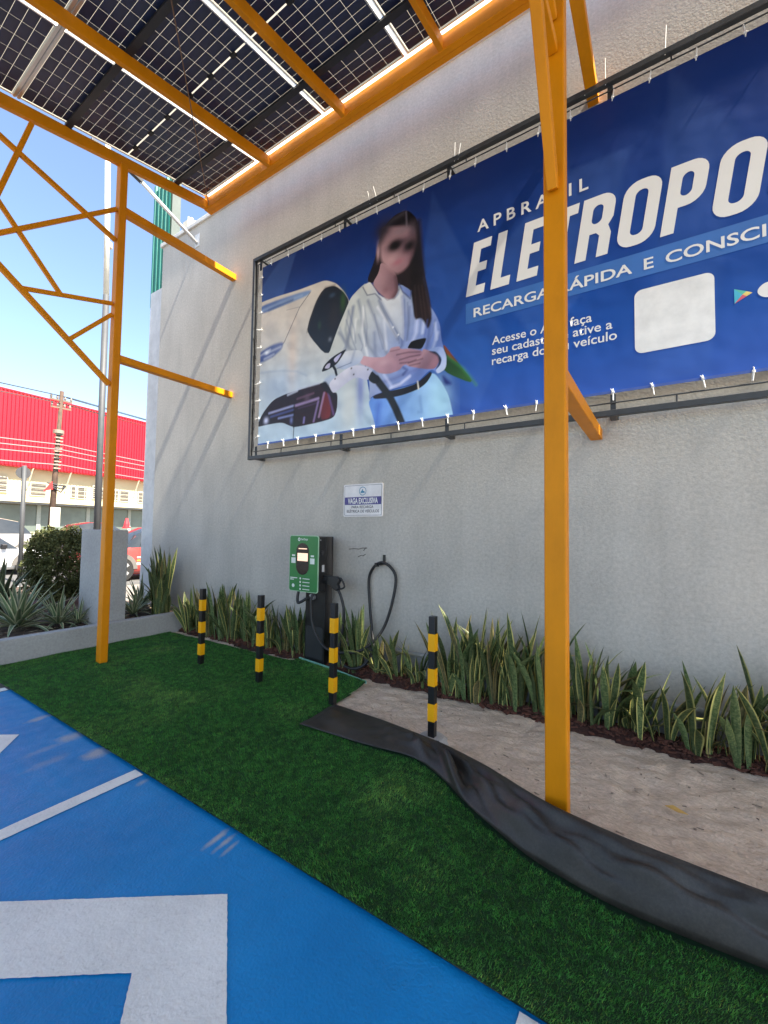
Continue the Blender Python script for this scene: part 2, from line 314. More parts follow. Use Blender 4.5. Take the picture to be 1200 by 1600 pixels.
# ---------------------------------------------------------------- grey rendered wall
WY = 4.05; WTOP = 6.74
def stucco(name, col):
    mt = pm(name, col, .88, var=.05, vs=1.3, bump=.22, bs=42, det=7, bdist=.008); t = mt.node_tree; N = t.nodes.new; L = t.links.new
    b = t.nodes['Principled BSDF']; tc = [n for n in t.nodes if n.type == 'TEX_COORD'][0]
    v = N('ShaderNodeTexVoronoi'); v.inputs['Scale'].default_value = 75; L(tc.outputs['Object'], v.inputs['Vector'])
    old = b.inputs['Normal'].links[0].from_node; b2 = N('ShaderNodeBump'); b2.inputs['Strength'].default_value = .12; b2.inputs['Distance'].default_value = .005
    L(v.outputs[0], b2.inputs['Height']); L(old.outputs[0], b2.inputs['Normal']); L(b2.outputs[0], b.inputs['Normal'])
    # dirt streaks and pale trowel patches
    mp = N('ShaderNodeMapping'); mp.inputs['Scale'].default_value = (1.3, 1.3, .8); L(tc.outputs['Object'], mp.inputs['Vector'])
    n2 = N('ShaderNodeTexNoise'); n2.inputs['Scale'].default_value = 1.5; n2.inputs['Detail'].default_value = 6; L(mp.outputs[0], n2.inputs['Vector'])
    r = N('ShaderNodeMapRange'); r.inputs[1].default_value = .35; r.inputs[2].default_value = .7; r.inputs[3].default_value = .93; r.inputs[4].default_value = 1.05; L(n2.outputs[0], r.inputs[0])
    mx = N('ShaderNodeMix'); mx.data_type = 'RGBA'; mx.blend_type = 'MULTIPLY'; mx.inputs[0].default_value = 1
    src = b.inputs['Base Color'].links[0].from_socket; L(src, mx.inputs[6]); L(r.outputs[0], mx.inputs[7]); L(mx.outputs[2], b.inputs['Base Color'])
    n3 = N('ShaderNodeTexNoise'); n3.inputs['Scale'].default_value = 34; n3.inputs['Detail'].default_value = 6; n3.inputs['Roughness'].default_value = .75; L(tc.outputs['Object'], n3.inputs['Vector'])
    r3 = N('ShaderNodeMapRange'); r3.inputs[1].default_value = .32; r3.inputs[2].default_value = .62; r3.inputs[3].default_value = .80; r3.inputs[4].default_value = 1.05; L(n3.outputs[0], r3.inputs[0])
    m3 = N('ShaderNodeMix'); m3.data_type = 'RGBA'; m3.blend_type = 'MULTIPLY'; m3.inputs[0].default_value = 1; L(mx.outputs[2], m3.inputs[6]); L(r3.outputs[0], m3.inputs[7]); L(m3.outputs[2], b.inputs['Base Color'])
    return mt
M_wall = stucco('grey_render', (.50,.465,.41))
specks(M_wall, 1.6, .93, 1.02, .3, .55, (3,1,.3)); specks(M_wall, 2.6, .86, 1.0, .22, .34)
wall = thing('rendered_wall', 'tall grey rendered wall carrying the blue banner', 'wall', (-2, WY, 0))
MB().box(-7.62, 9, WY, WY+.22, -.03, WTOP).build('wall_face', M_wall, wall)
MB().box(-7.66, 9, WY-.035, WY+.25, WTOP, WTOP+.07).build('coping', pm('coping', (.62,.60,.56), .7, bump=.2), wall, bevel=.008)
MB().tube([(-7.6, WY-.02, .285), (9, WY-.02, .285)], .024, 8).build('skirting_pipe', pm('grey_pipe', (.36,.36,.36), .5), wall, smooth=True)
MB().box(-7.6, 9, WY-.012, WY-.001, .03, .262).build('plinth', stucco('plinth_grey', (.33,.335,.345)), wall)
M_crack = pm('crack', (.12,.11,.10), .9)
for pts in ([(-3.165,1.372),(-3.09,1.381),(-3.02,1.378),(-2.96,1.392),(-2.90,1.394)], [(-3.03,1.285),(-2.985,1.305),(-2.955,1.30),(-2.92,1.322)], [(-2.95,1.36),(-2.93,1.385),(-2.915,1.398)]):
    MB().tube([(x, WY-.001, z) for x, z in pts], .0045, 5).build('crack', M_crack, wall)

# neighbouring building behind the wall: pilaster, green fascia, cream cladding
nb = thing('green_fascia_building', 'building behind the wall end with green corrugated fascia and pale pilaster', 'building', (-9, 8, 0))
MB().box(-8.05, -7.63, WY+.03, WY+.45, -.03, 6.02).build('pilaster', pm('pale_render', (.62,.61,.59), .8, bump=.2), nb)
MB().box(-9.8, 9, 9.0, 16, -.03, 6.0).build('rear_wall', pm('rear_wall', (.5,.49,.46), .85), nb)
def corrugated(fn, L0, L1, pitch, amp, z0, z1, base=.5):
    """trapezoidal sheet: fn(s, depth, z)"""
    mb = MB(); pts = []; s = L0
    while s < L1:
        for k, d in ((0,0),(.35,0),(.5,1),(.85,1)): pts.append((s + k*pitch, d*amp))
        s += pitch
    n = len(pts); vs = [fn(a, d, z) for z in (z0, z1) for a, d in pts]
    mb.add(vs, [(i, i+1, n+i+1, n+i) for i in range(n-1)]); return mb
M_green = pm('green_sheet', (.02,.21,.15), .45, var=.12, vs=2)
corrugated(lambda s, d, z: (s, 4.42+d, z), -8.72, -8.02, .14, -.045, 6.05, 8.6).build('fascia_sheet', M_green, nb)
MB().box(-8.7, -8.05, 4.425, 4.6, 6.1, 8.55).build('fascia_box', pm('fascia_inner', (.1,.12,.11), .8), nb)
M_cream = pm('cream_sheet', (.62,.57,.46), .5, var=.08, vs=3)
corrugated(lambda s, d, z: (-7.34+d, s, z), 4.34, 5.2, .10, .03, 6.2, 7.42).build('cladding_sheet', M_cream, nb)
MB().box(-7.5, -7.36, 4.34, 5.2, 6.0, 7.36).build('cladding_core', M_cream, nb)

# ---------------------------------------------------------------- solar canopy
SL = .192
def rz(y, off=0.): return 6.256 + off + SL*(y - 3.55)
can = thing('solar_canopy', 'orange steel canopy roofed with dark solar panels over the parking bays', 'canopy', (-3, 2.4, 0))
FX = (-5.515, -.475, 4.565)
for fx in FX:
    MB().box(fx-.055, fx+.055, 2.355, 2.44, -.03, rz(2.4)+.02).build('post', M_orange, can, bevel=.008)
    MB().beam((fx, -3.0, rz(-3.0)+.065), (fx, 3.53, rz(3.53)+.065), .06, .125).build('rafter', M_orange, can, bevel=.006)
    MB().box(fx-.08, fx+.08, 2.33, 2.465, -.03, .006).build('base_plate', M_orange, can)
    MB().box(fx-.045, fx+.045, 2.44, WY-.001, 5.44, 5.535).build('tie_beam', M_orange, can, bevel=.006)
MB().box(FX[0]-.045, FX[0]+.045, 2.44, WY-.001, 3.60, 3.685).build('tie_beam', M_orange, can, bevel=.006)
MB().box(FX[1]-.045, FX[1]+.05, 2.44, WY-.001, 2.41, 2.50).build('tie_beam', M_orange, can, bevel=.006)
def webs(fx, mem):
    for k, (n, (a, b), w) in enumerate(mem):
        MB().beam((fx, a[0], a[1]), (fx, b[0], b[1]), w, .052-.004*k, up=(1,0,0)).build(n, M_orange, can, bevel=.004)
webs(FX[0], [('bottom_chord', ((2.35,3.30),(-.28,5.56)), .055), ('web_member', ((2.35,5.08),(.72,5.72)), .045), ('web_member', ((1.50,5.84),(1.12,4.34)), .045),
    ('web_member', ((2.35,5.47),(1.09,4.34)), .045), ('web_member', ((.60,5.68),(1.83,4.145)), .045), ('web_member', ((1.47,4.05),(2.35,4.29)), .045), ('web_member', ((1.92,3.68),(2.35,4.16)), .045)])
for fx in FX[1:]: webs(fx, [('bottom_chord', ((2.345,3.46),(1.12,5.76)), .075), ('web_member', ((2.35,4.27),(2.0,4.25)), .06), ('web_member', ((2.35,4.45),(1.75,4.62)), .05), ('web_member', ((2.35,5.2),(1.5,5.05)), .05)])
XE = 5.84
for px in (-4.17, -2.95, -1.74, .75, 2.0, 3.2):
    MB().beam((px, -3.0, rz(-3.0)+.06), (px, 3.52, rz(3.52)+.06), .055, .12).build('purlin', M_orange, can, bevel=.006)
MB().box(-5.55, XE+.05, 3.525, 3.585, 6.245, 6.50).build('edge_beam', M_orange, can, bevel=.005)
MB().box(-5.55, XE+.05, 3.585, 3.64, 6.245, 6.26).build('beam_flange', M_orange, can)
MB().box(-5.55, XE+.05, -3.06, -3.0, rz(-3.03), rz(-3.03)+.22).build('edge_beam', M_orange, can, bevel=.005)
M_rail = pm('black_rail', (.02,.021,.024), .5, var=.2)
for y in (3.06, 1.81, .62, -.5, -1.5, -2.5):
    MB().beam((-5.5, y, rz(y)+.133), (XE, y, rz(y)+.133), .06, .026).build('rail', M_rail, can)
MB().tube([(-5.40, 3.5, rz(3.5)-.005), (-3.30, 1.746, rz(1.746)-.02), (-2.1, .75, rz(.75)-.02)], .006, 6).build('brace_rod', pm('rod', (.16,.09,.05), .6), can)
M_sheet = translucent('panel_glass', (.50,.46,.37), .4)
M_strip = translucent('joint_strip', (.95,.95,.92), .85)  # for the bright strips added in the panel gaps
M_cell = pm('solar_cell', (.013,.023,.060), .42, var=.35, vs=5)
M_box = pm('junction_box', (.01,.01,.01), .5)
colx = [-5.50, -4.365, -3.21, -2.105] + [-.97+1.135*k for k in range(8)]
rows = [(1.375, 3.482), (-.80, 1.335), (-2.975, -.84)]
cellme = {}
def roofM(x, y, off): # frame on the roof plane
    ey = Vector((0,1,SL)).normalized(); ez = Vector((0,-SL,1)).normalized(); ex = Vector((1,0,0))
    M = Matrix((ex, ey, ez)).transposed().to_4x4(); M.translation = Vector((x, y, rz(y, off))); return M
ks = math.sqrt(1+SL*SL); jobs = []
for ri, (y0, y1) in enumerate(rows):
    for ci in range(10):
        x0, x1 = colx[ci]+.02, colx[ci+1]-.02; w = x1-x0; ln = (y1-y0)*ks
        M = roofM(x0, y0, .165)
        pn = MB(); pn.add([M @ Vector(p) for p in ((0,0,.0008),(w,0,.0008),(w,ln,.0008),(0,ln,.0008))], [(0,1,2,3)])
        panel = pn.build('solar_panel', M_sheet, can)
        fr = MB()
        for a, b, c, d in ((0,w,0,.012),(0,w,ln-.012,ln),(0,.012,.012,ln-.012),(w-.012,w,.012,ln-.012)):
            fr.add([M @ Vector(p) for p in ((a,c,-.012),(b,c,-.012),(b,d,-.012),(a,d,-.012),(a,c,.03),(b,c,.03),(b,d,.03),(a,d,.03))], [(0,3,2,1),(4,5,6,7),(0,1,5,4),(1,2,6,5),(2,3,7,6),(3,0,4,7)])
        fr.build('frame', M_alu, panel)
        cw = (w-.04)/6; mg = .014; ch = (ln-.04-mg)/24
        for i in range(6):
            for j in range(24):
                jobs.append((panel, M, .02+(i+.5)*cw, .02+(j+.5)*ch+(mg if j > 11 else 0), cw, ch))
        for i in (1, 3, 5):
            c = M @ Vector((.02 + (i-.0)*cw if i != 5 else .02+5*cw, ln/2, 0))
            MB().box(c.x-.035, c.x+.035, c.y-.02, c.y+.02, c.z-.022, c.z-.004).build('junction_box', M_box, panel, bevel=.004)
    # translucent strips added to the panel gaps to look sky-bright and block sun streaks
for ci in range(1, 10):
    x = colx[ci]
    for y0, y1 in ((1.40,1.775),(1.845,3.025),(3.095,3.50),(-.8,-.54),(-.46,.585),(.655,1.31),(-2.97,-.85)):
        mb = MB(); mb.beam((x, y0, rz(y0)+.158), (x, y1, rz(y1)+.158), .036, .008); mb.build('joint_strip', M_strip, can)  # strip added in the gap between two panels
MB().beam((-5.45, 3.504, rz(3.504)+.158), (XE, 3.504, rz(3.504)+.158), .036, .008).build('joint_strip', M_strip, can)  # strip added for the bright line along the upper panel edge
MB().beam((-5.48, 1.355, rz(1.355)+.17), (XE, 1.355, rz(1.355)+.17), .014, .03).build('rail', M_galv, can)
MB().beam((-5.48, 1.372, rz(1.372)+.148), (XE, 1.372, rz(1.372)+.148), .022, .012).build('rail', M_alu, can)
MB().beam((-5.48, 1.338, rz(1.338)+.148), (XE, 1.338, rz(1.338)+.148), .022, .012).build('rail', M_alu, can)
def project(p):
    d = p - Vector((0,0,CAM_H)); z = d.dot(FWD); return 600+FOCAL*d.dot(RIGHT)/z, 800-FOCAL*d.dot(UP)/z, z
def score(jb):
    x, y, z = project(jb[1] @ Vector((jb[2], jb[3], 0))); return 1/(z*z) if z > .1 and -20 < x < 1220 and -20 < y < 340 else 0
order = sorted(range(len(jobs)), key=lambda i: -score(jobs[i])); single = set(order[:290]); rest = {}
for i, (panel, M, cx, cy, cw, ch) in enumerate(jobs):
    a, b = cw/2-.0015, ch/2-.0014
    loc = [(-a,-b,-.0012),(a,-b,-.0012),(a,b,-.0012),(-a,b,-.0012),(-a,-b,0),(a,-b,0),(a,b,0),(-a,b,0)]; fs = [(0,3,2,1),(4,5,6,7),(0,1,5,4),(1,2,6,5),(2,3,7,6),(3,0,4,7)]
    if i in single:
        k = (round(cw,4), round(ch,4))
        if k not in cellme:
            me = bpy.data.meshes.new('cell'); me.from_pydata(loc, [], fs); me.materials.append(M_cell); cellme[k] = me
        o = bpy.data.objects.new('cell', cellme[k]); COL.objects.link(o); o.parent = panel
        mm = M @ Matrix.Translation((cx, cy, 0)); mm.translation -= ORG[panel.name]; o.matrix_local = mm
    else:
        rest.setdefault(panel.name, (panel, MB()))[1].add([M @ Vector((cx+p[0], cy+p[1], p[2])) for p in loc], fs)
for panel, mb in rest.values():
    o = mb.build('cell_sheet', M_cell, panel, fix=False); o['kind'] = 'stuff'

# wall mounted area lamp beyond the roof corner
lamp = thing('wall_lamp', 'slim pale lamp arm rising from the wall top towards the orange post head', 'lamp', (-6.535, WY, 6.44))
M_lampw = pm('pale_paint', (.66,.65,.62), .4)
MB().box(-6.60, -6.47, WY-.012, WY-.001, 6.36, 6.58).build('wall_plate', M_lampw, lamp, bevel=.004)
MB().tube([(-6.535, WY-.012, 6.42), (-6.535, 3.10, 6.83)], .027, 12).build('arm', M_lampw, lamp, smooth=True)
MB().box(-6.62, -6.45, 2.40, 2.95, 6.875, 6.925).build('lamp_head', M_steel, lamp, bevel=.015)
MB().beam((-6.535, 3.12, 6.83), (-6.535, 2.88, 6.90), .06, .06).build('knuckle', M_steel, lamp, bevel=.01)
MB().box(-6.60, -6.47, 2.44, 2.72, 6.866, 6.875).build('lens', pm('lamp_lens', (.8,.8,.78), .3), lamp)

# printed picture of the banner, outlines in metres on the banner plane (x, z); (kind, colours, softness, ..., points)
PRINT=[
('p',(206,197,186),(186,203,216),0.005,-90,[(-5.009,4.773),(-4.443,4.774),(-3.93,4.731),(-3.642,4.724),(-3.485,4.716),(-3.312,4.626),(-3.18,4.483),(-3.096,4.342),(-2.92,3.828),(-2.772,3.11),(-2.668,2.74),(-2.633,2.557),(-4.912,2.552)]),
('b',(178,192,210),0.45,0.28,0.75,[(-4.214,3.503)]),
('b',(214,190,172),0.1,0.5,0.45,[(-4.031,3.908)]),
('b',(214,212,204),0.16,0.4,0.6,[(-3.076,3.047)]),
('b',(110,120,190),0.06,0.35,0.6,[(-2.909,3.27)]),
('p',(100,120,160),(140,160,190),0.015,0,[(-4.704,4.721),(-4.325,4.716),(-3.701,4.673),(-3.77,4.609),(-4.098,4.604),(-4.699,4.602)]),
('l',(170,185,205),0.03,0.02,0.6,[(-4.652,4.648),(-4.323,4.653),(-3.885,4.639)]),
('l',(70,90,130),0.03,0.02,0.6,[(-4.508,4.624),(-4.055,4.632)]),
('l',(110,105,110),0.012,0.005,0.8,[(-3.736,4.638),(-3.922,4.491),(-4.191,4.094),(-4.412,3.943)]),
('l',(150,145,145),0.01,0.005,0.6,[(-4.161,4.523),(-3.923,4.499)]),
('l',(150,165,185),0.015,0.02,0.5,[(-4.666,3.769),(-4.222,3.714),(-3.938,3.647),(-3.769,3.56)]),
('p',(84,98,145),(120,130,165),0.02,0,[(-4.714,4.051),(-4.441,4.113),(-4.202,4.108),(-4.232,4.008),(-4.411,3.935),(-4.707,3.899)]),
('l',(205,208,218),0.02,0.02,0.7,[(-4.651,4.012),(-4.462,4.053)]),
('l',(205,208,218),0.02,0.02,0.7,[(-4.532,4.019),(-4.256,4.046)]),
('l',(205,208,218),0.02,0.02,0.7,[(-4.576,3.946),(-4.39,3.971)]),
('b',(225,228,235),0.05,0.03,0.9,[(-4.532,4.027)]),
('p',(36,44,54),(52,60,72),0.005,-60,[(-3.786,4.121),(-3.75,4.257),(-3.711,4.339),(-3.636,4.485),(-3.559,4.576),(-3.482,4.62),(-3.33,4.602),(-3.198,4.488),(-3.096,4.342),(-3.138,4.21),(-3.278,4.001),(-3.416,3.709)]),
('l',(95,80,70),0.02,0.015,0.5,[(-3.776,4.126),(-3.701,4.336),(-3.625,4.482),(-3.482,4.62),(-3.33,4.602)]),
('b',(70,105,62),0.045,0.14,0.8,[(-3.195,4.364)]),
('b',(70,95,75),0.03,0.06,0.6,[(-3.567,4.164)]),
('b',(150,155,165),0.03,0.03,0.6,[(-3.388,3.941)]),
('b',(90,110,130),0.05,0.03,0.6,[(-3.365,4.487)]),
('b',(66,62,66),0.09,0.2,0.7,[(-3.339,4.222)]),
('p',(46,34,46),(62,42,52),0.005,0,[(-4.703,3.008),(-4.594,3.177),(-4.389,3.341),(-4.166,3.381),(-3.951,3.394),(-3.724,3.411),(-3.47,3.422),(-3.334,3.274),(-3.25,3.245),(-3.255,3.046),(-3.307,2.95),(-3.552,2.928),(-3.956,2.916),(-4.042,2.945),(-4.197,3.015),(-4.493,3.018)]),
('p',(112,52,60),(130,60,62),0.015,0,[(-3.467,3.311),(-3.399,3.27),(-3.351,3.089),(-3.359,2.957),(-3.534,2.952)]),
('l',(165,170,205),0.03,0.012,0.85,[(-4.452,3.17),(-3.976,3.206)]),
('l',(90,100,150),0.03,0.012,0.85,[(-4.415,3.117),(-3.985,3.153)]),
('l',(150,160,205),0.025,0.012,0.85,[(-4.266,3.076),(-3.993,3.085)]),
('l',(170,150,185),0.035,0.012,0.85,[(-3.944,3.201),(-3.561,3.231)]),
('l',(90,70,100),0.02,0.012,0.85,[(-3.901,3.156),(-3.559,3.179)]),
('l',(150,130,170),0.03,0.012,0.85,[(-3.56,3.194),(-3.631,2.953)]),
('l',(170,140,170),0.03,0.012,0.85,[(-3.466,3.282),(-3.545,3.0)]),
('l',(120,95,140),0.03,0.012,0.85,[(-3.399,3.27),(-3.308,2.996)]),
('l',(190,195,210),0.03,0.012,0.85,[(-4.1,3.365),(-3.929,3.391)]),
('l',(185,190,205),0.022,0.012,0.85,[(-3.909,3.41),(-3.547,3.421)]),
('l',(20,16,24),0.02,0.012,0.85,[(-3.977,3.229),(-3.977,2.922)]),
('l',(150,140,190),0.03,0.012,0.85,[(-3.794,3.019),(-3.802,2.96)]),
('l',(120,90,110),0.025,0.012,0.85,[(-3.926,3.283),(-3.642,3.311)]),
('b',(205,210,235),0.05,0.05,0.95,[(-4.507,3.076)]),
('b',(140,150,200),0.03,0.05,0.8,[(-4.023,3.02)]),
('b',(120,100,120),0.06,0.05,0.6,[(-3.75,3.269)]),
('l',(70,72,78),0.012,0.005,0.9,[(-3.973,2.918),(-3.983,2.754)]),
('p',(30,25,32),(62,48,52),0.005,-70,[(-2.332,5.137),(-2.454,5.143),(-2.568,5.097),(-2.645,5.009),(-2.693,4.874),(-2.74,4.703),(-2.848,4.5),(-2.755,4.439),(-2.617,4.509),(-2.441,4.32),(-2.404,4.325),(-2.247,4.195),(-2.207,3.874),(-2.128,3.876),(-2.084,3.817),(-2.044,3.732),(-1.991,3.823),(-2.024,4.065),(-2.078,4.3),(-2.124,4.552),(-2.153,4.834),(-2.191,4.991),(-2.268,5.094)]),
('l',(150,140,150),0.012,0.015,0.7,[(-2.323,5.113),(-2.311,4.945)]),
('l',(120,108,112),0.03,0.03,0.5,[(-2.359,5.112),(-2.51,5.09),(-2.577,5.05)]),
('l',(70,72,100),0.02,0.02,0.6,[(-2.175,4.891),(-2.136,4.557),(-2.089,4.209),(-2.025,3.879)]),
('l',(24,20,26),0.05,0.02,0.9,[(-2.22,4.187),(-2.191,4.02),(-2.198,3.879)]),
('l',(112,92,92),0.016,0.015,0.55,[(-2.183,4.112),(-2.163,3.885)]),
('l',(112,92,92),0.016,0.015,0.55,[(-2.131,4.128),(-2.084,3.833)]),
('l',(112,92,92),0.016,0.015,0.55,[(-2.088,4.115),(-2.041,3.775)]),
('l',(112,92,92),0.016,0.015,0.55,[(-2.061,4.076),(-2.008,3.859)]),
('p',(120,158,218),(176,208,232),0.005,0,[(-2.793,3.059),(-2.746,3.118),(-2.513,3.145),(-2.158,3.159),(-2.007,3.247),(-1.948,3.229),(-1.86,3.105),(-1.788,2.961),(-1.741,2.752),(-1.708,2.586),(-2.666,2.582),(-2.687,2.773),(-2.742,2.926)]),
('l',(80,110,190),0.05,0.04,0.6,[(-2.647,3.015),(-2.678,2.786)]),
('l',(120,150,195),0.02,0.02,0.5,[(-2.126,3.016),(-2.101,2.849),(-2.139,2.854)]),
('l',(150,180,225),0.06,0.05,0.6,[(-2.411,2.978),(-2.424,2.782)]),
('b',(178,214,228),0.14,0.25,0.7,[(-1.887,2.951)]),
('p',(200,202,198),(128,150,206),0.005,-35,[(-2.835,4.49),(-2.964,4.438),(-3.077,4.371),(-3.142,4.257),(-3.247,4.08),(-3.352,3.868),(-3.42,3.708),(-3.213,3.506),(-2.945,3.537),(-2.873,3.605),(-2.775,3.271),(-2.79,3.073),(-2.737,3.131),(-2.513,3.159),(-2.158,3.173),(-2.038,3.267),(-1.978,3.282),(-1.919,3.223),(-1.833,3.253),(-1.812,3.381),(-1.878,3.549),(-1.894,3.708),(-1.924,3.804),(-1.992,3.932),(-2.061,4.013),(-2.242,4.194),(-2.406,4.338),(-2.599,4.192)]),
('l',(129,137,159),0.04000000000000001,0.022,0.7975,[(-3.036,4.243),(-3.087,3.946),(-3.158,3.682)]),
('l',(137,144,161),0.032,0.022,0.725,[(-2.961,4.298),(-2.811,3.726),(-2.674,3.547)]),
('l',(146,150,165),0.028000000000000004,0.022,0.7975,[(-2.822,4.257),(-2.608,3.752),(-2.536,3.532)]),
('l',(238,238,241),0.016,0.022,0.87,[(-2.685,4.143),(-2.422,3.743)]),
('l',(141,147,163),0.032,0.022,0.725,[(-3.244,3.985),(-3.063,3.746),(-2.928,3.632)]),
('l',(103,118,159),0.028000000000000004,0.022,0.87,[(-2.345,4.118),(-2.355,3.62),(-2.46,3.501)]),
('l',(201,209,235),0.04000000000000001,0.022,0.87,[(-2.146,4.059),(-2.181,3.719),(-2.257,3.562)]),
('l',(103,120,167),0.04000000000000001,0.022,0.7975,[(-2.013,3.814),(-2.041,3.547),(-2.1,3.423)]),
('l',(201,212,239),0.024,0.022,0.87,[(-1.923,3.655),(-1.98,3.499),(-2.07,3.444)]),
('l',(141,150,176),0.032,0.022,0.725,[(-2.724,3.855),(-2.688,3.329)]),
('l',(120,129,176),0.032,0.022,0.725,[(-2.669,3.252),(-2.415,3.277),(-2.137,3.328)]),
('l',(60,73,129),0.009600000000000001,0.022,1,[(-2.334,3.297),(-2.286,3.337),(-2.335,3.375)]),
('l',(238,238,254),0.016,0.022,0.87,[(-2.497,3.178),(-2.373,3.198),(-2.253,3.26)]),
('l',(235,235,233),0.024,0.022,0.725,[(-2.994,4.076),(-3.027,3.854)]),
('l',(144,149,159),0.024,0.022,0.725,[(-3.103,4.222),(-3.146,3.999),(-3.092,3.753)]),
('l',(235,235,235),0.020000000000000004,0.022,0.725,[(-2.885,4.2),(-2.897,3.898),(-2.818,3.608)]),
('l',(226,228,235),0.020000000000000004,0.022,0.725,[(-2.595,3.97),(-2.555,3.63)]),
('l',(129,135,154),0.016,0.022,0.87,[(-2.669,4.213),(-2.508,3.873),(-2.405,3.703)]),
('l',(120,133,172),0.024,0.022,0.725,[(-2.263,4.023),(-2.291,3.676)]),
('l',(226,233,250),0.020000000000000004,0.022,0.725,[(-2.075,3.934),(-2.103,3.7)]),
('l',(129,137,172),0.024,0.022,0.725,[(-2.762,3.529),(-2.585,3.418),(-2.376,3.376)]),
('l',(113,122,163),0.020000000000000004,0.022,0.725,[(-2.725,3.41),(-2.617,3.242)]),
('l',(217,222,245),0.016,0.022,0.725,[(-2.584,3.345),(-2.48,3.189)]),
('l',(217,224,245),0.016,0.022,0.87,[(-1.953,3.764),(-1.937,3.59)]),
('l',(120,130,158),0.01,0.012,0.7,[(-2.651,4.235),(-2.531,4.002),(-2.399,3.747),(-2.39,3.657)]),
('l',(120,130,158),0.014,0.012,0.5,[(-3.107,4.212),(-3.016,3.978),(-2.99,3.799)]),
('l',(120,130,158),0.014,0.012,0.45,[(-2.873,4.215),(-2.827,3.946),(-2.843,3.73)]),
('l',(120,130,158),0.012,0.012,0.5,[(-2.728,4.072),(-2.664,3.821),(-2.602,3.641)]),
('l',(120,130,158),0.014,0.012,0.55,[(-2.29,4.08),(-2.269,3.851),(-2.294,3.666)]),
('l',(120,130,158),0.014,0.012,0.5,[(-1.957,3.799),(-1.989,3.654),(-2.056,3.547)]),
('l',(120,130,158),0.012,0.012,0.5,[(-2.95,3.892),(-2.884,3.739),(-2.904,3.693)]),
('p',(205,207,210),(186,192,206),0.005,-90,[(-2.702,4.318),(-2.553,4.181),(-2.411,4.18),(-2.385,4.286),(-2.337,4.158),(-2.317,3.639),(-2.392,3.746),(-2.531,3.985)]),
('l',(128,138,165),0.02,0.02,0.6,[(-2.672,4.258),(-2.531,3.985),(-2.392,3.746)]),
('l',(128,140,185),0.03,0.025,0.6,[(-2.355,4.164),(-2.32,3.896),(-2.33,3.658)]),
('p',(178,148,152),(150,118,124),0.005,0,[(-2.649,4.672),(-2.673,4.545),(-2.765,4.442),(-2.683,4.32),(-2.553,4.19),(-2.458,4.186),(-2.407,4.269),(-2.44,4.467)]),
('l',(70,52,60),0.03,0.03,0.7,[(-2.443,4.419),(-2.418,4.264),(-2.468,4.197)]),
('b',(150,112,118),0.05,0.04,0.5,[(-2.575,4.312)]),
('p',(214,212,204),(188,192,200),0.005,-45,[(-2.807,4.483),(-2.899,4.447),(-2.834,4.332),(-2.722,4.315),(-2.631,4.213),(-2.703,4.335),(-2.755,4.419)]),
('p',(150,165,205),(130,148,198),0.005,0,[(-2.4,4.327),(-2.247,4.203),(-2.255,4.118),(-2.356,4.229)]),
('p',(24,20,26),(56,43,46),0.012,-75,[(-2.275,4.3),(-2.182,4.685),(-2.133,4.572),(-2.078,4.3),(-2.024,4.065),(-1.988,3.838),(-2.037,3.715),(-2.079,3.808),(-2.125,3.867),(-2.202,3.864),(-2.233,4.095)]),
('l',(104,84,84),0.01,0.01,0.45,[(-2.203,4.245),(-2.177,3.889)]),
('l',(104,84,84),0.01,0.01,0.45,[(-2.159,4.231),(-2.102,3.853)]),
('l',(104,84,84),0.01,0.01,0.45,[(-2.115,4.218),(-2.055,3.779)]),
('l',(104,84,84),0.01,0.01,0.45,[(-2.071,4.141),(-2.012,3.86)]),
('l',(70,72,100),0.014,0.015,0.6,[(-2.145,4.592),(-2.089,4.272),(-2.009,3.936)]),
('b',(232,232,232),0.012,0.012,1,[(-2.631,4.213)]),
('b',(232,232,232),0.012,0.012,1,[(-2.403,3.753)]),
('b',(232,232,232),0.012,0.012,1,[(-2.472,3.855)]),
('p',(184,152,154),(150,118,126),0.022,0,[(-2.623,5.068),(-2.211,4.905),(-2.174,4.746),(-2.197,4.61),(-2.263,4.505),(-2.354,4.452),(-2.439,4.444),(-2.54,4.537),(-2.651,4.672),(-2.663,4.893),(-2.641,4.999)]),
('b',(60,54,64),0.13,0.12,0.95,[(-2.616,5.023)]),
('b',(70,60,68),0.05,0.1,0.7,[(-2.644,4.941)]),
('b',(96,84,92),0.08,0.1,0.8,[(-2.229,4.872)]),
('b',(150,132,136),0.13,0.06,0.7,[(-2.385,4.924)]),
('b',(96,80,88),0.2,0.045,0.75,[(-2.401,4.796)]),
('b',(26,22,28),0.095,0.075,1.0,[(-2.463,4.781)]),
('b',(22,18,24),0.07,0.055,1.0,[(-2.463,4.781)]),
('b',(44,38,46),0.1,0.075,1.0,[(-2.272,4.715)]),
('b',(36,30,38),0.06,0.05,0.9,[(-2.272,4.715)]),
('b',(30,26,34),0.06,0.24,1.0,[(-2.18,4.573)]),
('b',(30,26,34),0.06,0.13,0.95,[(-2.224,4.476)]),
('b',(176,112,124),0.07,0.035,0.7,[(-2.423,4.58)]),
('b',(192,160,162),0.08,0.07,0.6,[(-2.503,4.654)]),
('b',(196,166,170),0.026,0.1,1.0,[(-2.689,4.787)]),
('l',(34,30,42),0.05,0.03,0.9,[(-2.167,4.936),(-2.137,4.637),(-2.107,4.341)]),
('p',(36,74,52),(64,110,66),0.005,-60,[(-1.871,3.541),(-1.749,3.367),(-1.49,3.019),(-1.875,3.241),(-1.826,3.364)]),
('p',(150,86,60),(128,80,56),0.005,0,[(-1.871,3.541),(-1.735,3.351),(-1.679,3.274),(-1.812,3.381)]),
('l',(84,150,90),0.02,0.02,0.7,[(-1.812,3.381),(-1.638,3.22),(-1.503,3.034)]),
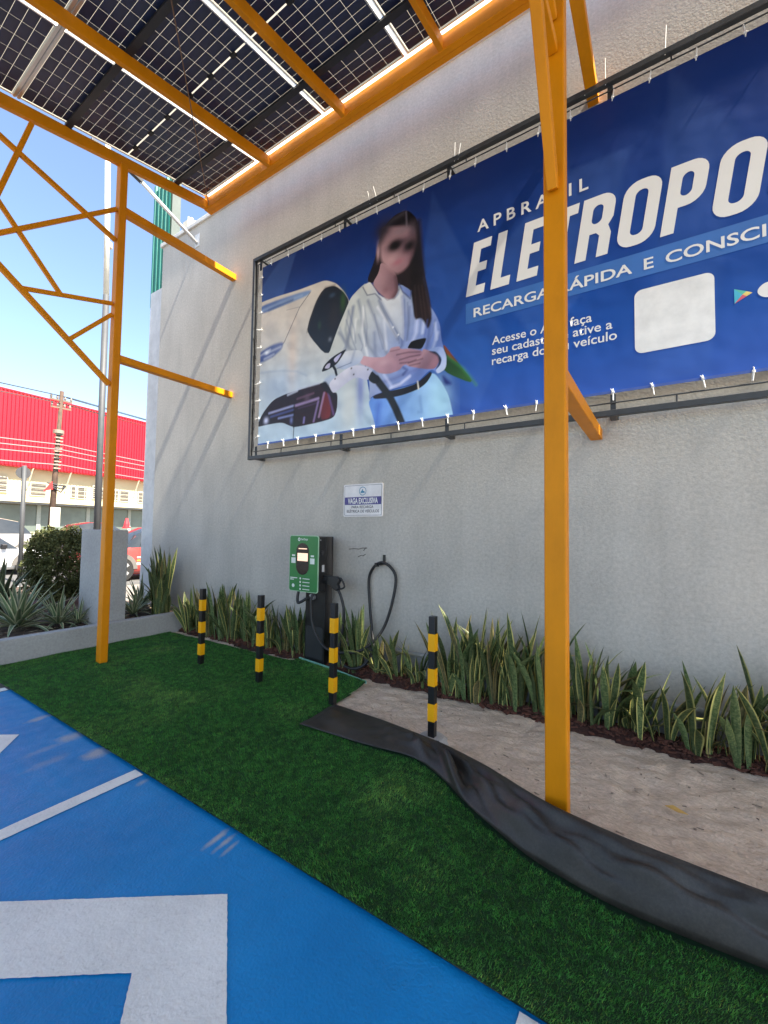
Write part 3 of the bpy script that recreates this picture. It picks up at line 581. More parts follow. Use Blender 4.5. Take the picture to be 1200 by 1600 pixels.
('p',(50,66,130),(54,70,140),0.02,0,[(-1.875,3.214),(-1.747,3.085),(-1.845,3.087)]),
('l',(104,108,126),0.012,0.008,0.85,[(-2.899,4.443),(-2.834,4.327),(-2.722,4.312),(-2.631,4.209)]),
('l',(84,96,140),0.012,0.008,0.85,[(-2.4,4.327),(-2.356,4.225),(-2.255,4.114),(-2.245,4.198)]),
('l',(128,100,110),0.01,0.008,0.6,[(-2.765,4.442),(-2.683,4.319),(-2.553,4.186),(-2.458,4.181),(-2.407,4.264)]),
('l',(128,136,158),0.014,0.012,0.6,[(-3.139,4.115),(-3.026,3.815),(-2.947,3.636)]),
('l',(150,158,176),0.02,0.015,0.5,[(-3.236,4.046),(-3.141,3.803),(-3.237,3.668)]),
('l',(96,116,176),0.016,0.012,0.6,[(-2.044,3.822),(-2.087,3.592),(-2.139,3.487)]),
('p',(196,164,172),(172,140,154),0.005,-60,[(-2.895,3.628),(-2.763,3.578),(-2.587,3.54),(-2.52,3.586),(-2.504,3.629),(-2.387,3.623),(-2.374,3.585),(-2.273,3.57),(-2.178,3.537),(-2.101,3.506),(-2.093,3.46),(-2.2,3.417),(-2.255,3.393),(-2.335,3.4),(-2.383,3.353),(-2.516,3.336),(-2.654,3.372),(-2.761,3.458),(-2.93,3.538)]),
('p',(182,150,160),(160,126,140),0.005,-60,[(-2.101,3.531),(-2.01,3.483),(-1.921,3.427),(-1.898,3.353),(-1.949,3.28),(-2.053,3.298),(-2.145,3.328),(-2.271,3.373),(-2.311,3.412),(-2.208,3.432),(-2.1,3.451)]),
('l',(96,66,82),0.012,0.01,0.7,[(-2.419,3.532),(-2.273,3.528),(-2.131,3.499)]),
('l',(96,66,82),0.012,0.01,0.75,[(-2.385,3.467),(-2.256,3.474),(-2.131,3.468)]),
('l',(96,66,82),0.012,0.01,0.7,[(-2.376,3.429),(-2.255,3.415),(-2.177,3.426)]),
('l',(96,66,82),0.012,0.01,0.6,[(-2.271,3.409),(-2.1,3.42)]),
('l',(96,66,82),0.01,0.01,0.5,[(-2.503,3.589),(-2.387,3.585)]),
('l',(96,66,82),0.012,0.01,0.6,[(-2.255,3.379),(-2.13,3.377)]),
('b',(204,176,184),0.08,0.04,0.5,[(-2.586,3.484)]),
('p',(22,22,28),(34,34,40),0.006,0,[(-2.289,3.574),(-2.258,3.619),(-2.23,3.643),(-2.057,3.639),(-2.062,3.599),(-2.113,3.522),(-2.21,3.553)]),
('p',(40,40,52),(46,46,60),0.012,0,[(-2.032,3.488),(-1.936,3.462),(-1.874,3.374),(-1.888,3.31),(-1.945,3.266),(-1.902,3.34),(-1.921,3.417)]),
('p',(168,184,222),(196,206,230),0.005,-90,[(-1.875,3.508),(-1.819,3.389),(-1.825,3.258),(-1.919,3.22),(-1.945,3.266),(-1.888,3.308),(-1.871,3.374),(-1.936,3.462),(-2.025,3.489),(-2.01,3.506)]),
('p',(58,56,64),(44,44,52),0.005,0,[(-2.734,3.128),(-2.581,3.146),(-2.38,3.143),(-2.174,3.162),(-2.067,3.225),(-2.005,3.267),(-1.981,3.235),(-2.048,3.15),(-2.142,3.101),(-2.347,3.067),(-2.545,3.068),(-2.722,3.088)]),
('l',(222,215,205),0.018,0.005,0.95,[(-2.155,3.186),(-2.142,3.104)]),
('p',(206,208,212),(178,188,208),0.005,-90,[(-3.127,3.735),(-2.918,3.702),(-2.868,3.614),(-2.94,3.537),(-3.211,3.507),(-3.42,3.71),(-3.345,3.719)]),
('l',(150,160,185),0.02,0.02,0.6,[(-3.053,3.577),(-3.003,3.707)]),
('l',(120,128,155),0.012,0.005,0.7,[(-3.267,3.55),(-3.053,3.577)]),
('p',(30,32,40),(46,48,58),0.005,0,[(-3.523,3.554),(-3.475,3.636),(-3.345,3.711),(-3.124,3.766),(-3.162,3.714),(-3.268,3.605),(-3.416,3.562)]),
('p',(196,190,205),(186,184,205),0.005,0,[(-3.474,3.592),(-3.428,3.638),(-3.371,3.644),(-3.388,3.574)]),
('p',(200,196,218),(178,176,206),0.005,0,[(-3.335,3.68),(-3.181,3.74),(-3.287,3.615)]),
('l',(36,38,46),0.035,0.005,1,[(-3.352,3.625),(-3.294,3.541),(-3.274,3.472)]),
('p',(176,186,205),(190,200,214),0.02,0,[(-3.489,3.447),(-3.34,3.499),(-3.264,3.449),(-3.281,3.358),(-3.449,3.367)]),
('p',(42,42,50),(50,48,56),0.012,0,[(-3.546,3.406),(-3.451,3.433),(-3.383,3.355),(-3.324,3.258),(-3.259,3.247),(-3.276,3.163),(-3.409,3.272)]),
('p',(214,212,222),(186,188,208),0.005,-60,[(-3.408,3.396),(-3.175,3.5),(-3.034,3.538),(-2.88,3.51),(-2.726,3.416),(-2.799,3.308),(-2.971,3.395),(-3.109,3.351),(-3.26,3.273),(-3.33,3.256)]),
('b',(60,60,70),0.012,0.012,1,[(-3.295,3.429)]),
('b',(60,60,70),0.012,0.012,1,[(-3.011,3.428)]),
('b',(60,60,70),0.012,0.012,1,[(-3.048,3.508)]),
('b',(60,60,70),0.012,0.012,1,[(-2.808,3.446)]),
('l',(54,58,64),0.085,0.01,1,[(-2.688,3.314),(-2.581,3.178),(-2.495,3.063),(-2.426,2.938),(-2.376,2.832),(-2.339,2.749)]),
('p',(52,56,62),(40,42,48),0.005,0,[(-2.809,3.329),(-2.752,3.422),(-2.706,3.376),(-2.635,3.311),(-2.66,3.265),(-2.722,3.261)]),
]

# ---------------------------------------------------------------- banner frame and banner
BY = 3.88; BX0, BX1 = -4.66, 3.9; BZ0, BZ1 = 2.755, 5.275
bf = thing('banner_frame', 'dark steel tube frame standing off the wall around the blue banner', 'frame', (-.4, WY, 2.55))
FX0, FX1, FZ0, FZ1 = -4.845, 4.08, 2.585, 5.425
for a, b in (((FX0,BY,FZ0),(FX1,BY,FZ0)), ((FX0,BY,FZ1),(FX1,BY,FZ1))): MB().beam(a, b, .05, .05).build('frame_tube', M_steel, bf, bevel=.004)
for x in (FX0+.025, FX1-.025): MB().box(x-.024, x+.024, BY-.024, BY+.024, FZ0+.025, FZ1-.025).build('frame_tube', M_steel, bf, bevel=.004)
RX0, RX1, RZ0, RZ1 = -4.755, 3.99, 2.672, 5.345
for a, b in (((RX0,RZ0),(RX1,RZ0)), ((RX0,RZ1),(RX1,RZ1)), ((RX0,RZ0),(RX0,RZ1)), ((RX1,RZ0),(RX1,RZ1))): MB().tube([(a[0],BY,a[1]),(b[0],BY,b[1])], .0065, 6).build('tie_rod', M_steel, bf)
for i in range(9):
    x = -4.2 + i*.86
    for z0, z1 in ((FZ0+.025, RZ0), (RZ1, FZ1-.025)): MB().tube([(x,BY,z0),(x,BY,z1)], .0065, 6).build('rod_link', M_steel, bf)
for z in (3.35, 4.0, 4.65): MB().tube([(FX0+.05,BY,z),(RX0,BY,z)], .0065, 6).build('rod_link', M_steel, bf)
for x in (-4.72, -3.2, -1.82, -.33, 1.15, 2.6):
    MB().box(x-.03, x+.03, BY+.0255, WY-.001, FZ0-.024, FZ0+.02).build('standoff', M_steel, bf, bevel=.003)
    MB().box(x-.02, x+.02, BY+.0255, WY-.001, FZ1-.02, FZ1+.024).build('standoff', M_steel, bf, bevel=.003)
    MB().box(x-.02, x+.02, BY+.016, BY+.024, FZ1-.16, FZ1-.025).build('bracket', M_steel, bf)
    MB().box(x-.02, x+.02, BY+.016, BY+.024, FZ0+.025, FZ0+.16).build('bracket', M_steel, bf)

ban = thing('advertising_banner', 'large blue advertising banner with woman and white car printed beside white lettering', 'banner', (-.4, BY, BZ0))
xs = np.concatenate([np.arange(BX0, -1.30, .0055), np.arange(-1.30, BX1+.001, .04)]); zs = np.arange(BZ0, BZ1+.001, .0055)
GX, GZ = np.meshgrid(xs, zs)
def L3(c): return np.array(lin(c))
t = (GZ-BZ0)/(BZ1-BZ0); stops = [(0,(44,86,172)),(.22,(12,74,156)),(.5,(2,58,134)),(1,(4,38,100))]
IMG = np.zeros(GX.shape+(3,))
for k in range(3): IMG[...,k] = np.interp(t, [s[0] for s in stops], [L3(s[1])[k] for s in stops])
IMG *= (1 + .22*(vnoise(GX, GZ, .9, 21, 2)-.5))[...,None]
PS = .88
def mixin(sl, a, c): IMG[sl] = IMG[sl]*(1-a[...,None]) + np.asarray(c)*a[...,None]
def region(pts, pad):
    p = np.array(pts); a = np.searchsorted(xs, [p[:,0].min()-pad, p[:,0].max()+pad]); b = np.searchsorted(zs, [p[:,1].min()-pad, p[:,1].max()+pad]); return np.s_[b[0]:b[1]+1, a[0]:a[1]+1]
# faint printed facets in the blue
for pts, a in (([(-.18,4.784),(-.70,4.80),(-1.4,4.2),(-.9,3.2),(-.4,3.9)], .07), ([(-2.0,5.2),(-2.3,3.2),(-1.5,2.76),(-1.2,3.4)], .06), ([(.1,5.25),(.5,4.6),(.3,2.8),(-.1,2.8)], .05), ([(-4.66,5.0),(-4.3,5.27),(-4.0,5.27),(-4.3,4.6),(-4.66,4.4)], .12)):
    r = region(pts, .05); sd = segdist(GX[r], GZ[r], pts, True)*np.where(inpoly(GX[r], GZ[r], pts), -1, 1); mixin(r, a*np.clip(.5-sd/.04, 0, 1), L3((120,160,225)))
_m = mixin; PM = np.zeros(GX.shape)
def mixin(sl, a, c): _m(sl, a, np.asarray(c)*PS); PM[sl] = np.maximum(PM[sl], a)
for s in PRINT:
    if s[0] == 'p':
        _, c, c2, soft, ang, pts = s; pts = chaikin(pts); r = region(pts, soft*2); x, z = GX[r], GZ[r]
        if x.size == 0: continue
        sd = segdist(x, z, pts, True)*np.where(inpoly(x, z, pts), -1, 1); a = np.clip(.5-sd/(2*soft), 0, 1)
        c2 = c2 or c; d = x*math.cos(math.radians(ang)) + z*math.sin(math.radians(ang)); P_ = np.array(pts); pd = P_[:,0]*math.cos(math.radians(ang))+P_[:,1]*math.sin(math.radians(ang))
        g = np.clip((d-pd.min())/(pd.max()-pd.min()+1e-6), 0, 1)[...,None]; g = g*g*(3-2*g)
        nz = (1+.10*(vnoise(x, z, 14, 31, 3)-.5))[...,None]
        mixin(r, a, (L3(c)*(1-g)+L3(c2)*g)*nz)
    elif s[0] == 'l':
        _, c, w, soft, al, pts = s; r = region(pts, w+soft*2); sd = segdist(GX[r], GZ[r], pts, False)-w/2; mixin(r, al*np.clip(.5-sd/(2*soft), 0, 1), L3(c))
    else:
        _, c, rx, rz_, al, pts = s; (cx, cz), = pts; r = region([(cx-rx*1.5,cz-rz_*1.5),(cx+rx*1.5,cz+rz_*1.5)], .0); q = ((GX[r]-cx)/rx)**2+((GZ[r]-cz)/rz_)**2; mixin(r, al*np.exp(-q*1.2), L3(c))
IMG = IMG*(1-PM[...,None]) + np.clip(.42*(np.clip(IMG,1e-5,1)/.42)**1.3, 0, .9)*PM[...,None]   # print contrast
ni, nj = len(xs), len(zs); idx = np.arange(ni*nj).reshape(nj, ni); me = bpy.data.meshes.new('print_sheet')
ybulge = .006*np.sin(GX*2.1)*np.sin((GZ-BZ0)/(BZ1-BZ0)*math.pi)
V = np.stack([GX+.4, ybulge*0, GZ-BZ0], -1).reshape(-1,3); F = np.stack([idx[:-1,:-1], idx[:-1,1:], idx[1:,1:], idx[1:,:-1]], -1).reshape(-1,4); fast(me, V, F)
ca = me.color_attributes.new('print', 'FLOAT_COLOR', 'POINT'); ca.data.foreach_set('color', np.concatenate([IMG.reshape(-1,3), np.ones((ni*nj,1))], 1).astype(np.float32).ravel())
mt = bpy.data.materials.new('printed_vinyl'); mt.use_nodes = True; tt = mt.node_tree; b = tt.nodes['Principled BSDF']; an = tt.nodes.new('ShaderNodeVertexColor'); an.layer_name = 'print'
tt.links.new(an.outputs[0], b.inputs['Base Color']); b.inputs['Roughness'].default_value = .42; b.inputs['Specular IOR Level'].default_value = .35
tcn = tt.nodes.new('ShaderNodeTexCoord'); nn = tt.nodes.new('ShaderNodeTexNoise'); nn.inputs['Scale'].default_value = 2.2; bpn = tt.nodes.new('ShaderNodeBump'); bpn.inputs['Strength'].default_value = .25; bpn.inputs['Distance'].default_value = .05
tt.links.new(tcn.outputs['Object'], nn.inputs['Vector']); tt.links.new(nn.outputs[0], bpn.inputs['Height']); tt.links.new(bpn.outputs[0], b.inputs['Normal'])
link('print_sheet', me, mt, ban)
MB().box(BX0, BX1, BY+.001, BY+.003, BZ0, BZ1).build('backing', pm('vinyl_back', (.5,.5,.5), .6), ban)
M_hem = pm('vinyl_hem', (.05,.10,.34), .45)
MB().box(BX0, BX1, BY-.003, BY-.001, BZ0-.004, BZ0+.018).build('hem', M_hem, ban)
M_lett = pm('banner_lettering', (.74,.71,.67), .45, var=.02)
M_stripb = pm('banner_strip', (.035,.135,.40), .45, var=.25, vs=1)
MB().add([(x, BY-.0004, z) for x, z in ((-1.615,3.662),(3.05,3.662),(3.05,3.858),(-1.615,3.868))], [(0,1,2,3)]).build('tagline_strip', M_stripb, ban)
# heavy slanted capitals drawn as outlines with real counters
def rr(x0, x1, z0, z1, r, n=6, rev=False):
    p = []
    for cx, cz, a0 in ((x1-r, z1-r, 0), (x0+r, z1-r, 90), (x0+r, z0+r, 180), (x1-r, z0+r, 270)):
        for k in range(n+1):
            a = math.radians(a0+90*k/n); p.append((cx+r*math.cos(a), cz+r*math.sin(a)))
    return p[::-1] if rev else p
H_, st, sh = .53, .088, .155
def glyph(ch):
    w = {'E':.185,'L':.18,'T':.225,'R':.255,'O':.265,'P':.25,'S':.255}[ch]
    if ch == 'E': return [[(0,0),(w,0),(w,.088),(st,.088),(st,.225),(w*.92,.225),(w*.92,.308),(st,.308),(st,.442),(w,.442),(w,H_),(0,H_)]], w
    if ch == 'L': return [[(0,0),(w,0),(w,.088),(st,.088),(st,H_),(0,H_)]], w
    if ch == 'T': return [[(.07,0),(.07+st,0),(.07+st,.442),(w,.442),(w,H_),(0,H_),(0,.442),(.07,.442)]], w
    if ch == 'O': return [rr(0,w,0,H_,.11), rr(st,w-st,.085,H_-.085,.042)], w
    if ch == 'P': return [[(0,0),(st,0),(st,.19)]+[(w-.11+.11*math.cos(math.radians(a)), .30+.11*math.sin(math.radians(a))) for a in range(-90,1,15)]+[(w-.11+.11*math.cos(math.radians(a)), .42+.11*math.sin(math.radians(a))) for a in range(0,91,15)]+[(0,H_)], rr(st,w-st,.27,H_-.082,.04)], w
    if ch == 'R': return [[(0,0),(st,0),(st,.21),(st+.05,.21),(w-st,.18),(w-st,0),(w,0),(w,.18),(w-.03,.25),(w,.31)]+[(w-.11+.11*math.cos(math.radians(a)), .42+.11*math.sin(math.radians(a))) for a in range(0,91,15)]+[(0,H_)], rr(st,w-st,.29,H_-.082,.04)], w
    if ch == 'S':
        c = [(w-st/2,.36),(w-st/2,.42),(w-.09,H_-st/2),(.09,H_-st/2),(st/2,.42),(st/2,.36),(.08,.285),(w-.08,.245),(w-st/2,.17),(w-st/2,.11),(w-.09,st/2),(.09,st/2),(st/2,.11),(st/2,.17)]
        P_ = [Vector((x,z,0)) for x,z in c]; A=[]; B=[]
        for i,p in enumerate(P_):
            d=(P_[min(i+1,len(P_)-1)]-P_[max(i-1,0)]).normalized(); nrm=Vector((-d.y,d.x,0))*st*.5; A.append(((p+nrm).x,(p+nrm).y)); B.append(((p-nrm).x,(p-nrm).y))
        return [A+B[::-1]], w
def outline_mesh(contours):
    cu = bpy.data.curves.new('g','CURVE'); cu.dimensions='2D'; cu.fill_mode='BOTH'
    for c in contours:
        sp = cu.splines.new('POLY'); sp.points.add(len(c)-1); sp.use_cyclic_u=True
        for p,(x,z) in zip(sp.points,c): p.co=(x+z*sh,z,0,1)
    ob = bpy.data.objects.new('g',cu); COL.objects.link(ob); bpy.context.view_layer.update()
    me = bpy.data.meshes.new_from_object(ob.evaluated_get(bpy.context.evaluated_depsgraph_get())); bpy.data.objects.remove(ob); bpy.data.curves.remove(cu); return me
for ch, x in zip('ELETROPOSTO', (-1.615,-1.365,-1.115,-.875,-.615,-.303,.008,.322,.632,.93,1.165)):
    cs, w = glyph(ch); place_flat(outline_mesh(cs), 'letter', M_lett, ban, x, 3.938, BY-.0007)
def banner_text(txt, x, z, cap, width, bold=.012, name='lettering', mat=M_lett, gap=.028):
    return place_words(text_mesh(txt, cap/.70, bold=bold, width=width), name, mat, ban, x, z, BY-.0011, gap)
banner_text('A P B R A S I L', -1.498, 4.565, .112, .998, .018, gap=.012)
[banner_text(w, x, 3.713, .088, l, .016, gap=.2) for w, x, l in (('RECARGA',-1.533,.715),('RÁPIDA',-.745,.563),('E',-.102,.065),('CONSCIENTE',.043,.985))]
for l, z, w in (('Acesse o APP, faça', 3.392, .866), ('seu cadastro e ative a', 3.294, 1.018), ('recarga do seu veículo', 3.196, 1.05)): banner_text(l, -1.346, z, .078, w, .01)
MB().add([(x, BY-.0007, z) for x, z in rr(-.170, .340, 3.04, 3.556, .055)], [tuple(range(28))]).build('blank_code_card', pm('card_white', (.76,.74,.71), .45), ban)
for pts, c in (([(.451,3.383),(.497,3.330),(.452,3.274)], (.06,.42,.55)), ([(.451,3.383),(.520,3.347),(.497,3.330)], (.10,.45,.34)), ([(.497,3.330),(.520,3.347),(.552,3.328),(.520,3.311)], (.75,.55,.16)), ([(.452,3.274),(.497,3.330),(.520,3.311)], (.62,.10,.14))):
    MB().add([(x, BY-.0007, z) for x, z in pts], [tuple(range(len(pts)))]).build('store_emblem', pm('emblem_%d' % int(c[0]*1000), c, .45), ban)
ap = [(.640+.057*math.cos(a)*(1-.08*math.cos(3*a)), 3.325+.058*math.sin(a)*(1+.06*math.cos(2*a))) for a in [2*math.pi*k/28 for k in range(28)]]
MB().add([(x, BY-.0007, z) for x, z in ap], [tuple(range(28))]).build('fruit_emblem', M_lett, ban)
MB().add([(x, BY-.0007, z) for x, z in ((.642,3.386),(.650,3.410),(.672,3.424),(.668,3.402))], [(0,1,2,3)]).build('fruit_emblem', M_lett, ban)
# white cable ties through grommets
M_tie = pm('white_nylon', (.74,.73,.70), .5)
tme = MB(); tme.tube([(0,-.004,-.02),(0,-.010,.03),(0,-.006,.075),(0,.004,.075),(0,.008,.03),(0,.004,-.02)], .0045, 5, cap=False); tme.box(-.009,.009,-.014,-.002,.0,.018); tme.tube([(.0,-.012,.01),(.012,-.03,-.015)], .003, 5)
tie0 = tme.build('cable_tie', M_tie, None); tm_ = tie0.data; bpy.data.objects.remove(tie0)
def tie(x, z, rot):
    o = bpy.data.objects.new('cable_tie', tm_); COL.objects.link(o); o.parent = ban; o.location = Vector((x, BY, z)) - ORG[ban.name]; o.rotation_euler = (0, rot, random.uniform(-.3,.3))
x = -4.46
while x < 3.85:
    tie(x+random.uniform(-.02,.02), BZ0+.012, math.pi+random.uniform(-.2,.2)); tie(x+random.uniform(-.02,.02), BZ1-.012, random.uniform(-.2,.2)); x += .295
for i in range(10): tie(BX0+.012, BZ0+.12+i*.25, -math.pi/2+random.uniform(-.2,.2))
tl = MB()
for x, dx, l in ((-2.80,-.03,.13), (-2.70,-.05,.15), (-1.74,.01,.16), (-1.70,.03,.12), (-.52,0,.16), (-.36,.0,.2), (.06,.01,.2)): MB().tube([(x,BY-.02,FZ1-.03),(x+dx,BY-.03,FZ1+l)], .0028, 5).build('tie_tail', M_tie, ban)

# ---------------------------------------------------------------- sign on the wall
sg = thing('notice_sign', 'small white notice plate with purple band on the wall above the charger', 'sign', (-2.97, WY, 1.76))
sx0, sx1, sz0, sz1 = -3.258, -2.684, 1.763, 2.152; sy = WY-.008
pl = MB(); pl.prism(rr(sx0, sx1, sz0, sz1, .018), lambda a, b, d: (a, sy+d, b), .007); pl.build('plate', pm('sign_white', (.74,.71,.70), .4), sg)
M_ink = pm('sign_ink', (.05,.045,.06), .5)
bo = MB(); o_ = rr(sx0+.014, sx1-.014, sz0+.014, sz1-.014, .016); i_ = rr(sx0+.019, sx1-.019, sz0+.019, sz1-.019, .013); n = len(o_)
bo.add([(x, sy-.001, z) for x, z in o_+i_], [(k, (k+1)%n, (k+1)%n+n, k+n) for k in range(n)]); bo.build('border', pm('border_ink', (.2,.19,.2), .5), sg)
MB().add([(sx0+.02, sy-.0015, 1.905),(sx1-.02, sy-.0015, 1.905),(sx1-.02, sy-.0015, 1.997),(sx0+.02, sy-.0015, 1.997)], [(0,1,2,3)]).build('band', pm('purple_ink', (.06,.05,.22), .45), sg)
place_words(text_mesh('VAGA EXCLUSIVA', .092, bold=.03, width=.44), 'lettering', M_white, sg, sx0+.067, 1.920, sy-.0025, .016)
place_words(text_mesh('PARA RECARGA', .046, bold=.012, width=.32), 'lettering', M_ink, sg, sx0+.125, 1.862, sy-.0015, .009)
place_words(text_mesh('ELÉTRICA DE VEÍCULOS', .046, bold=.012, width=.47), 'lettering', M_ink, sg, sx0+.055, 1.812, sy-.0015, .009)
M_teal = pm('emblem_blue', (.05,.22,.36), .45); em = MB(); cx, cz = (sx0+sx1)/2, 2.066
n = 32; em.add([(cx+r*math.cos(2*math.pi*k/n), sy-.0015, cz+r*math.sin(2*math.pi*k/n)) for r in (.052,.044) for k in range(n)], [(k,(k+1)%n,(k+1)%n+n,k+n) for k in range(n)])
em.add([(cx+a, sy-.0015, cz+b_) for a, b_ in ((-.03,-.022),(.03,-.022),(.03,-.006),(.016,.002),(.002,.003),(.006,.028),(-.006,.022),(-.018,.002),(-.03,-.006))], [tuple(range(9))]); em.build('emblem', M_teal, sg)

# ---------------------------------------------------------------- charging station
ch = thing('charging_station', 'green fronted car charger on a black pedestal against the grey wall', 'charger', (-3.47, 3.86, 0))
MB().box(-3.63, -3.32, 3.805, 3.94, -.01, 1.52).build('pedestal', M_blackpaint, ch, bevel=.006)
MB().box(-3.61, -3.34, 3.800, 3.8045, .08, .45).build('access_plate', pm('plate_black', (.02,.021,.023), .5), ch, bevel=.002)
MB().box(-3.66, -3.29, 3.78, 3.97, -.015, .018).build('base_plate', M_blackpaint, ch, bevel=.003)
bx0, bx1, bz0, bz1, by = -3.772, -3.312, .868, 1.530, 3.665
MB().box(bx0+.012, bx1-.004, by+.006, 3.805, bz0+.012, bz1-.012).build('housing', M_black, ch, bevel=.012)
M_rim = pm('pale_green_rim', (.35,.55,.36), .4); M_grn = pm('charger_green', (.02,.19,.045), .35, var=.10, vs=3)
g = MB(); g.prism(rr(bx0, bx1, bz0, bz1, .03), lambda a, b, d: (a, by+d, b), .012); g.build('front_rim', M_rim, ch)
fp = MB(); fp.prism(rr(bx0+.008, bx1-.008, bz0+.008, bz1-.008, .025), lambda a, b, d: (a, by-.003+d, b), .0025); front = fp.build('front_panel', M_grn, ch)
w_, h_ = bx1-bx0, bz1-bz0; U = lambda u: bx0+u*w_; Vv = lambda v: bz1-v*h_
def fpoly(name, pts, mat, d=.0045): return MB().add([(x, by-d, z) for x, z in pts], [tuple(range(len(pts)))]).build(name, mat, front)
fpoly('display_window', rr(U(.25), U(.69), Vv(.70), Vv(.135), .098, 8), pm('display_black', (.008,.008,.01), .12))
ms_ = bpy.data.materials.new('lit_screen'); ms_.use_nodes = True; bb = ms_.node_tree.nodes['Principled BSDF']; bb.inputs['Base Color'].default_value = (.5,.36,.28,1)
wv = ms_.node_tree.nodes.new('ShaderNodeTexWave'); wv.inputs['Scale'].default_value = 14; wv.bands_direction = 'Z'; wv.inputs['Distortion'].default_value = 1.5; tcs = ms_.node_tree.nodes.new('ShaderNodeTexCoord'); ms_.node_tree.links.new(tcs.outputs['Object'], wv.inputs['Vector'])
cr = ms_.node_tree.nodes.new('ShaderNodeMix'); cr.data_type = 'RGBA'; cr.inputs[6].default_value = (.85,.50,.32,1); cr.inputs[7].default_value = (1,.72,.52,1); ms_.node_tree.links.new(wv.outputs[0], cr.inputs[0])
ms_.node_tree.links.new(cr.outputs[2], bb.inputs['Emission Color']); bb.inputs['Emission Strength'].default_value = .32
fpoly('screen', [(U(.295),Vv(.455)),(U(.655),Vv(.455)),(U(.655),Vv(.315)),(U(.295),Vv(.315))], ms_, .0055)
fpoly('screen', [(U(.33),Vv(.245)),(U(.62),Vv(.245)),(U(.62),Vv(.228)),(U(.33),Vv(.228))], ms_, .0055)
M_gw = pm('charger_white', (.7,.74,.68), .4)
circ = lambda cx, cz, r, n=16: [(cx+r*math.cos(2*math.pi*k/n), cz+r*math.sin(2*math.pi*k/n)) for k in range(n)]
fpoly('emblem', circ(U(.34), Vv(.07), .021), M_gw); fpoly('emblem', circ(U(.34), Vv(.07), .009), M_grn, .0055)
tme_ = text_mesh('NeoCharge', .034, bold=.02, width=.105)
og = ORG[front.name]; tme_.transform(Matrix(((1,0,0,U(.41)-og.x),(0,0,-1,by-.0045-og.y),(0,1,0,Vv(.084)-og.z),(0,0,0,1)))); link('lettering', tme_, M_gw, front)
for u in (.075, .735):
    fpoly('blank_code_label', [(U(u),Vv(.50)),(U(u+.15),Vv(.50)),(U(u+.15),Vv(.40)),(U(u),Vv(.40))], M_gw); fpoly('caption', [(U(u+.02),Vv(.375)),(U(u+.13),Vv(.375)),(U(u+.13),Vv(.345)),(U(u+.02),Vv(.345))], M_gw)
for k in range(4):
    v = .765+k*.062; fpoly('step_marker', circ(U(.41), Vv(v), .013), M_gw); fpoly('caption', [(U(.49),Vv(v+.008)),(U(.73),Vv(v+.008)),(U(.73),Vv(v-.006)),(U(.49),Vv(v-.006))], M_gw)
for v, u in ((.76,.30),(.79,.18)): fpoly('caption', [(U(.05),Vv(v+.009)),(U(u),Vv(v+.009)),(U(u),Vv(v-.007)),(U(.05),Vv(v-.007))], M_gw)
fpoly('blank_code_label', circ(U(.16), Vv(.90), .022), M_gw)
# side details and holster
MB().tube([(bx1-.005,3.735,1.335),(bx1+.006,3.735,1.335)], .026, 16).build('key_lock', M_steel, ch, smooth=False)
MB().box(bx1-.005, bx1-.001, 3.735, 3.775, 1.11, 1.19).build('rating_label', pm('label_grey', (.5,.5,.5), .5), ch)
MB().tube([(bx1-.005,3.70,1.48),(bx1+.003,3.70,1.48)], .008, 8).build('screw', M_galv, ch)
pg = MB(); pg.prism([(-3.318,1.069),(-3.12,1.067),(-3.085,1.05),(-3.075,1.02),(-3.105,.975),(-3.085,.935),(-3.116,.904),(-3.154,.918),(-3.203,.962),(-3.318,.974)], lambda a, b, d: (a, 3.755+d, b), .055); plug = pg.build('plug', M_black, ch, bevel=.008)
MB().tube(spline([(-3.10,3.782,1.048),(-3.062,3.782,1.045),(-3.015,3.782,.978),(-3.030,3.782,.945),(-3.09,3.782,.928)]), .011, 8).build('handle', M_black, plug, smooth=True)
MB().tube([(bx1-.004,3.782,1.02),(-3.25,3.782,1.02)], .042, 14).build('holster', M_black, ch, smooth=False)
M_cab = M_rubber
cpts = [(-3.40,3.70,.872),(-3.407,3.665,.80),(-3.402,3.66,.697),(-3.377,3.66,.518),(-3.274,3.66,.352),(-3.129,3.66,.268),(-2.955,3.75,.242),(-2.814,3.82,.27),(-2.691,3.9,.37),(-2.596,3.97,.532),(-2.518,4.0,.782),(-2.48,4.02,1.066),(-2.541,4.0,1.196),(-2.649,3.985,1.241),(-2.762,4.0,1.185),(-2.845,4.02,1.039),(-2.821,4.01,.749),(-2.766,3.98,.471),(-2.69,3.9,.322),(-2.739,3.84,.147),(-2.868,3.78,.076),(-3.024,3.76,.122),(-3.06,3.76,.27),(-3.03,3.78,.47),(-3.017,3.782,.687),(-3.055,3.782,.83),(-3.105,3.782,.92)]
MB().tube(spline(cpts, 7), .0165, 10).build('charging_cable', M_cab, ch, smooth=True)
MB().tube(spline([(-3.66,3.72,.875),(-3.66,3.70,.80),(-3.645,3.69,.735),(-3.60,3.69,.74),(-3.55,3.74,.78),(-3.52,3.80,.80)], 6), .017, 10).build('supply_cable', M_cab, ch, smooth=True)
MB().tube([(-3.50,3.765,.80),(-3.50,3.806,.80)], .038, 16).build('cable_gland', M_galv, ch)
hk = thing('cable_hook', 'small black wall hook holding the charger cable loop', 'hook', (-2.655, WY, 1.27))
MB().box(-2.672, -2.638, WY-.012, WY-.001, 1.225, 1.325).build('hook_plate', M_black, hk, bevel=.003)
MB().tube(spline([(-2.655,WY-.01,1.222),(-2.655,3.985,1.217),(-2.655,3.952,1.222),(-2.655,3.944,1.25)], 5), .008, 8).build('hook_arm', M_black, hk, smooth=True)
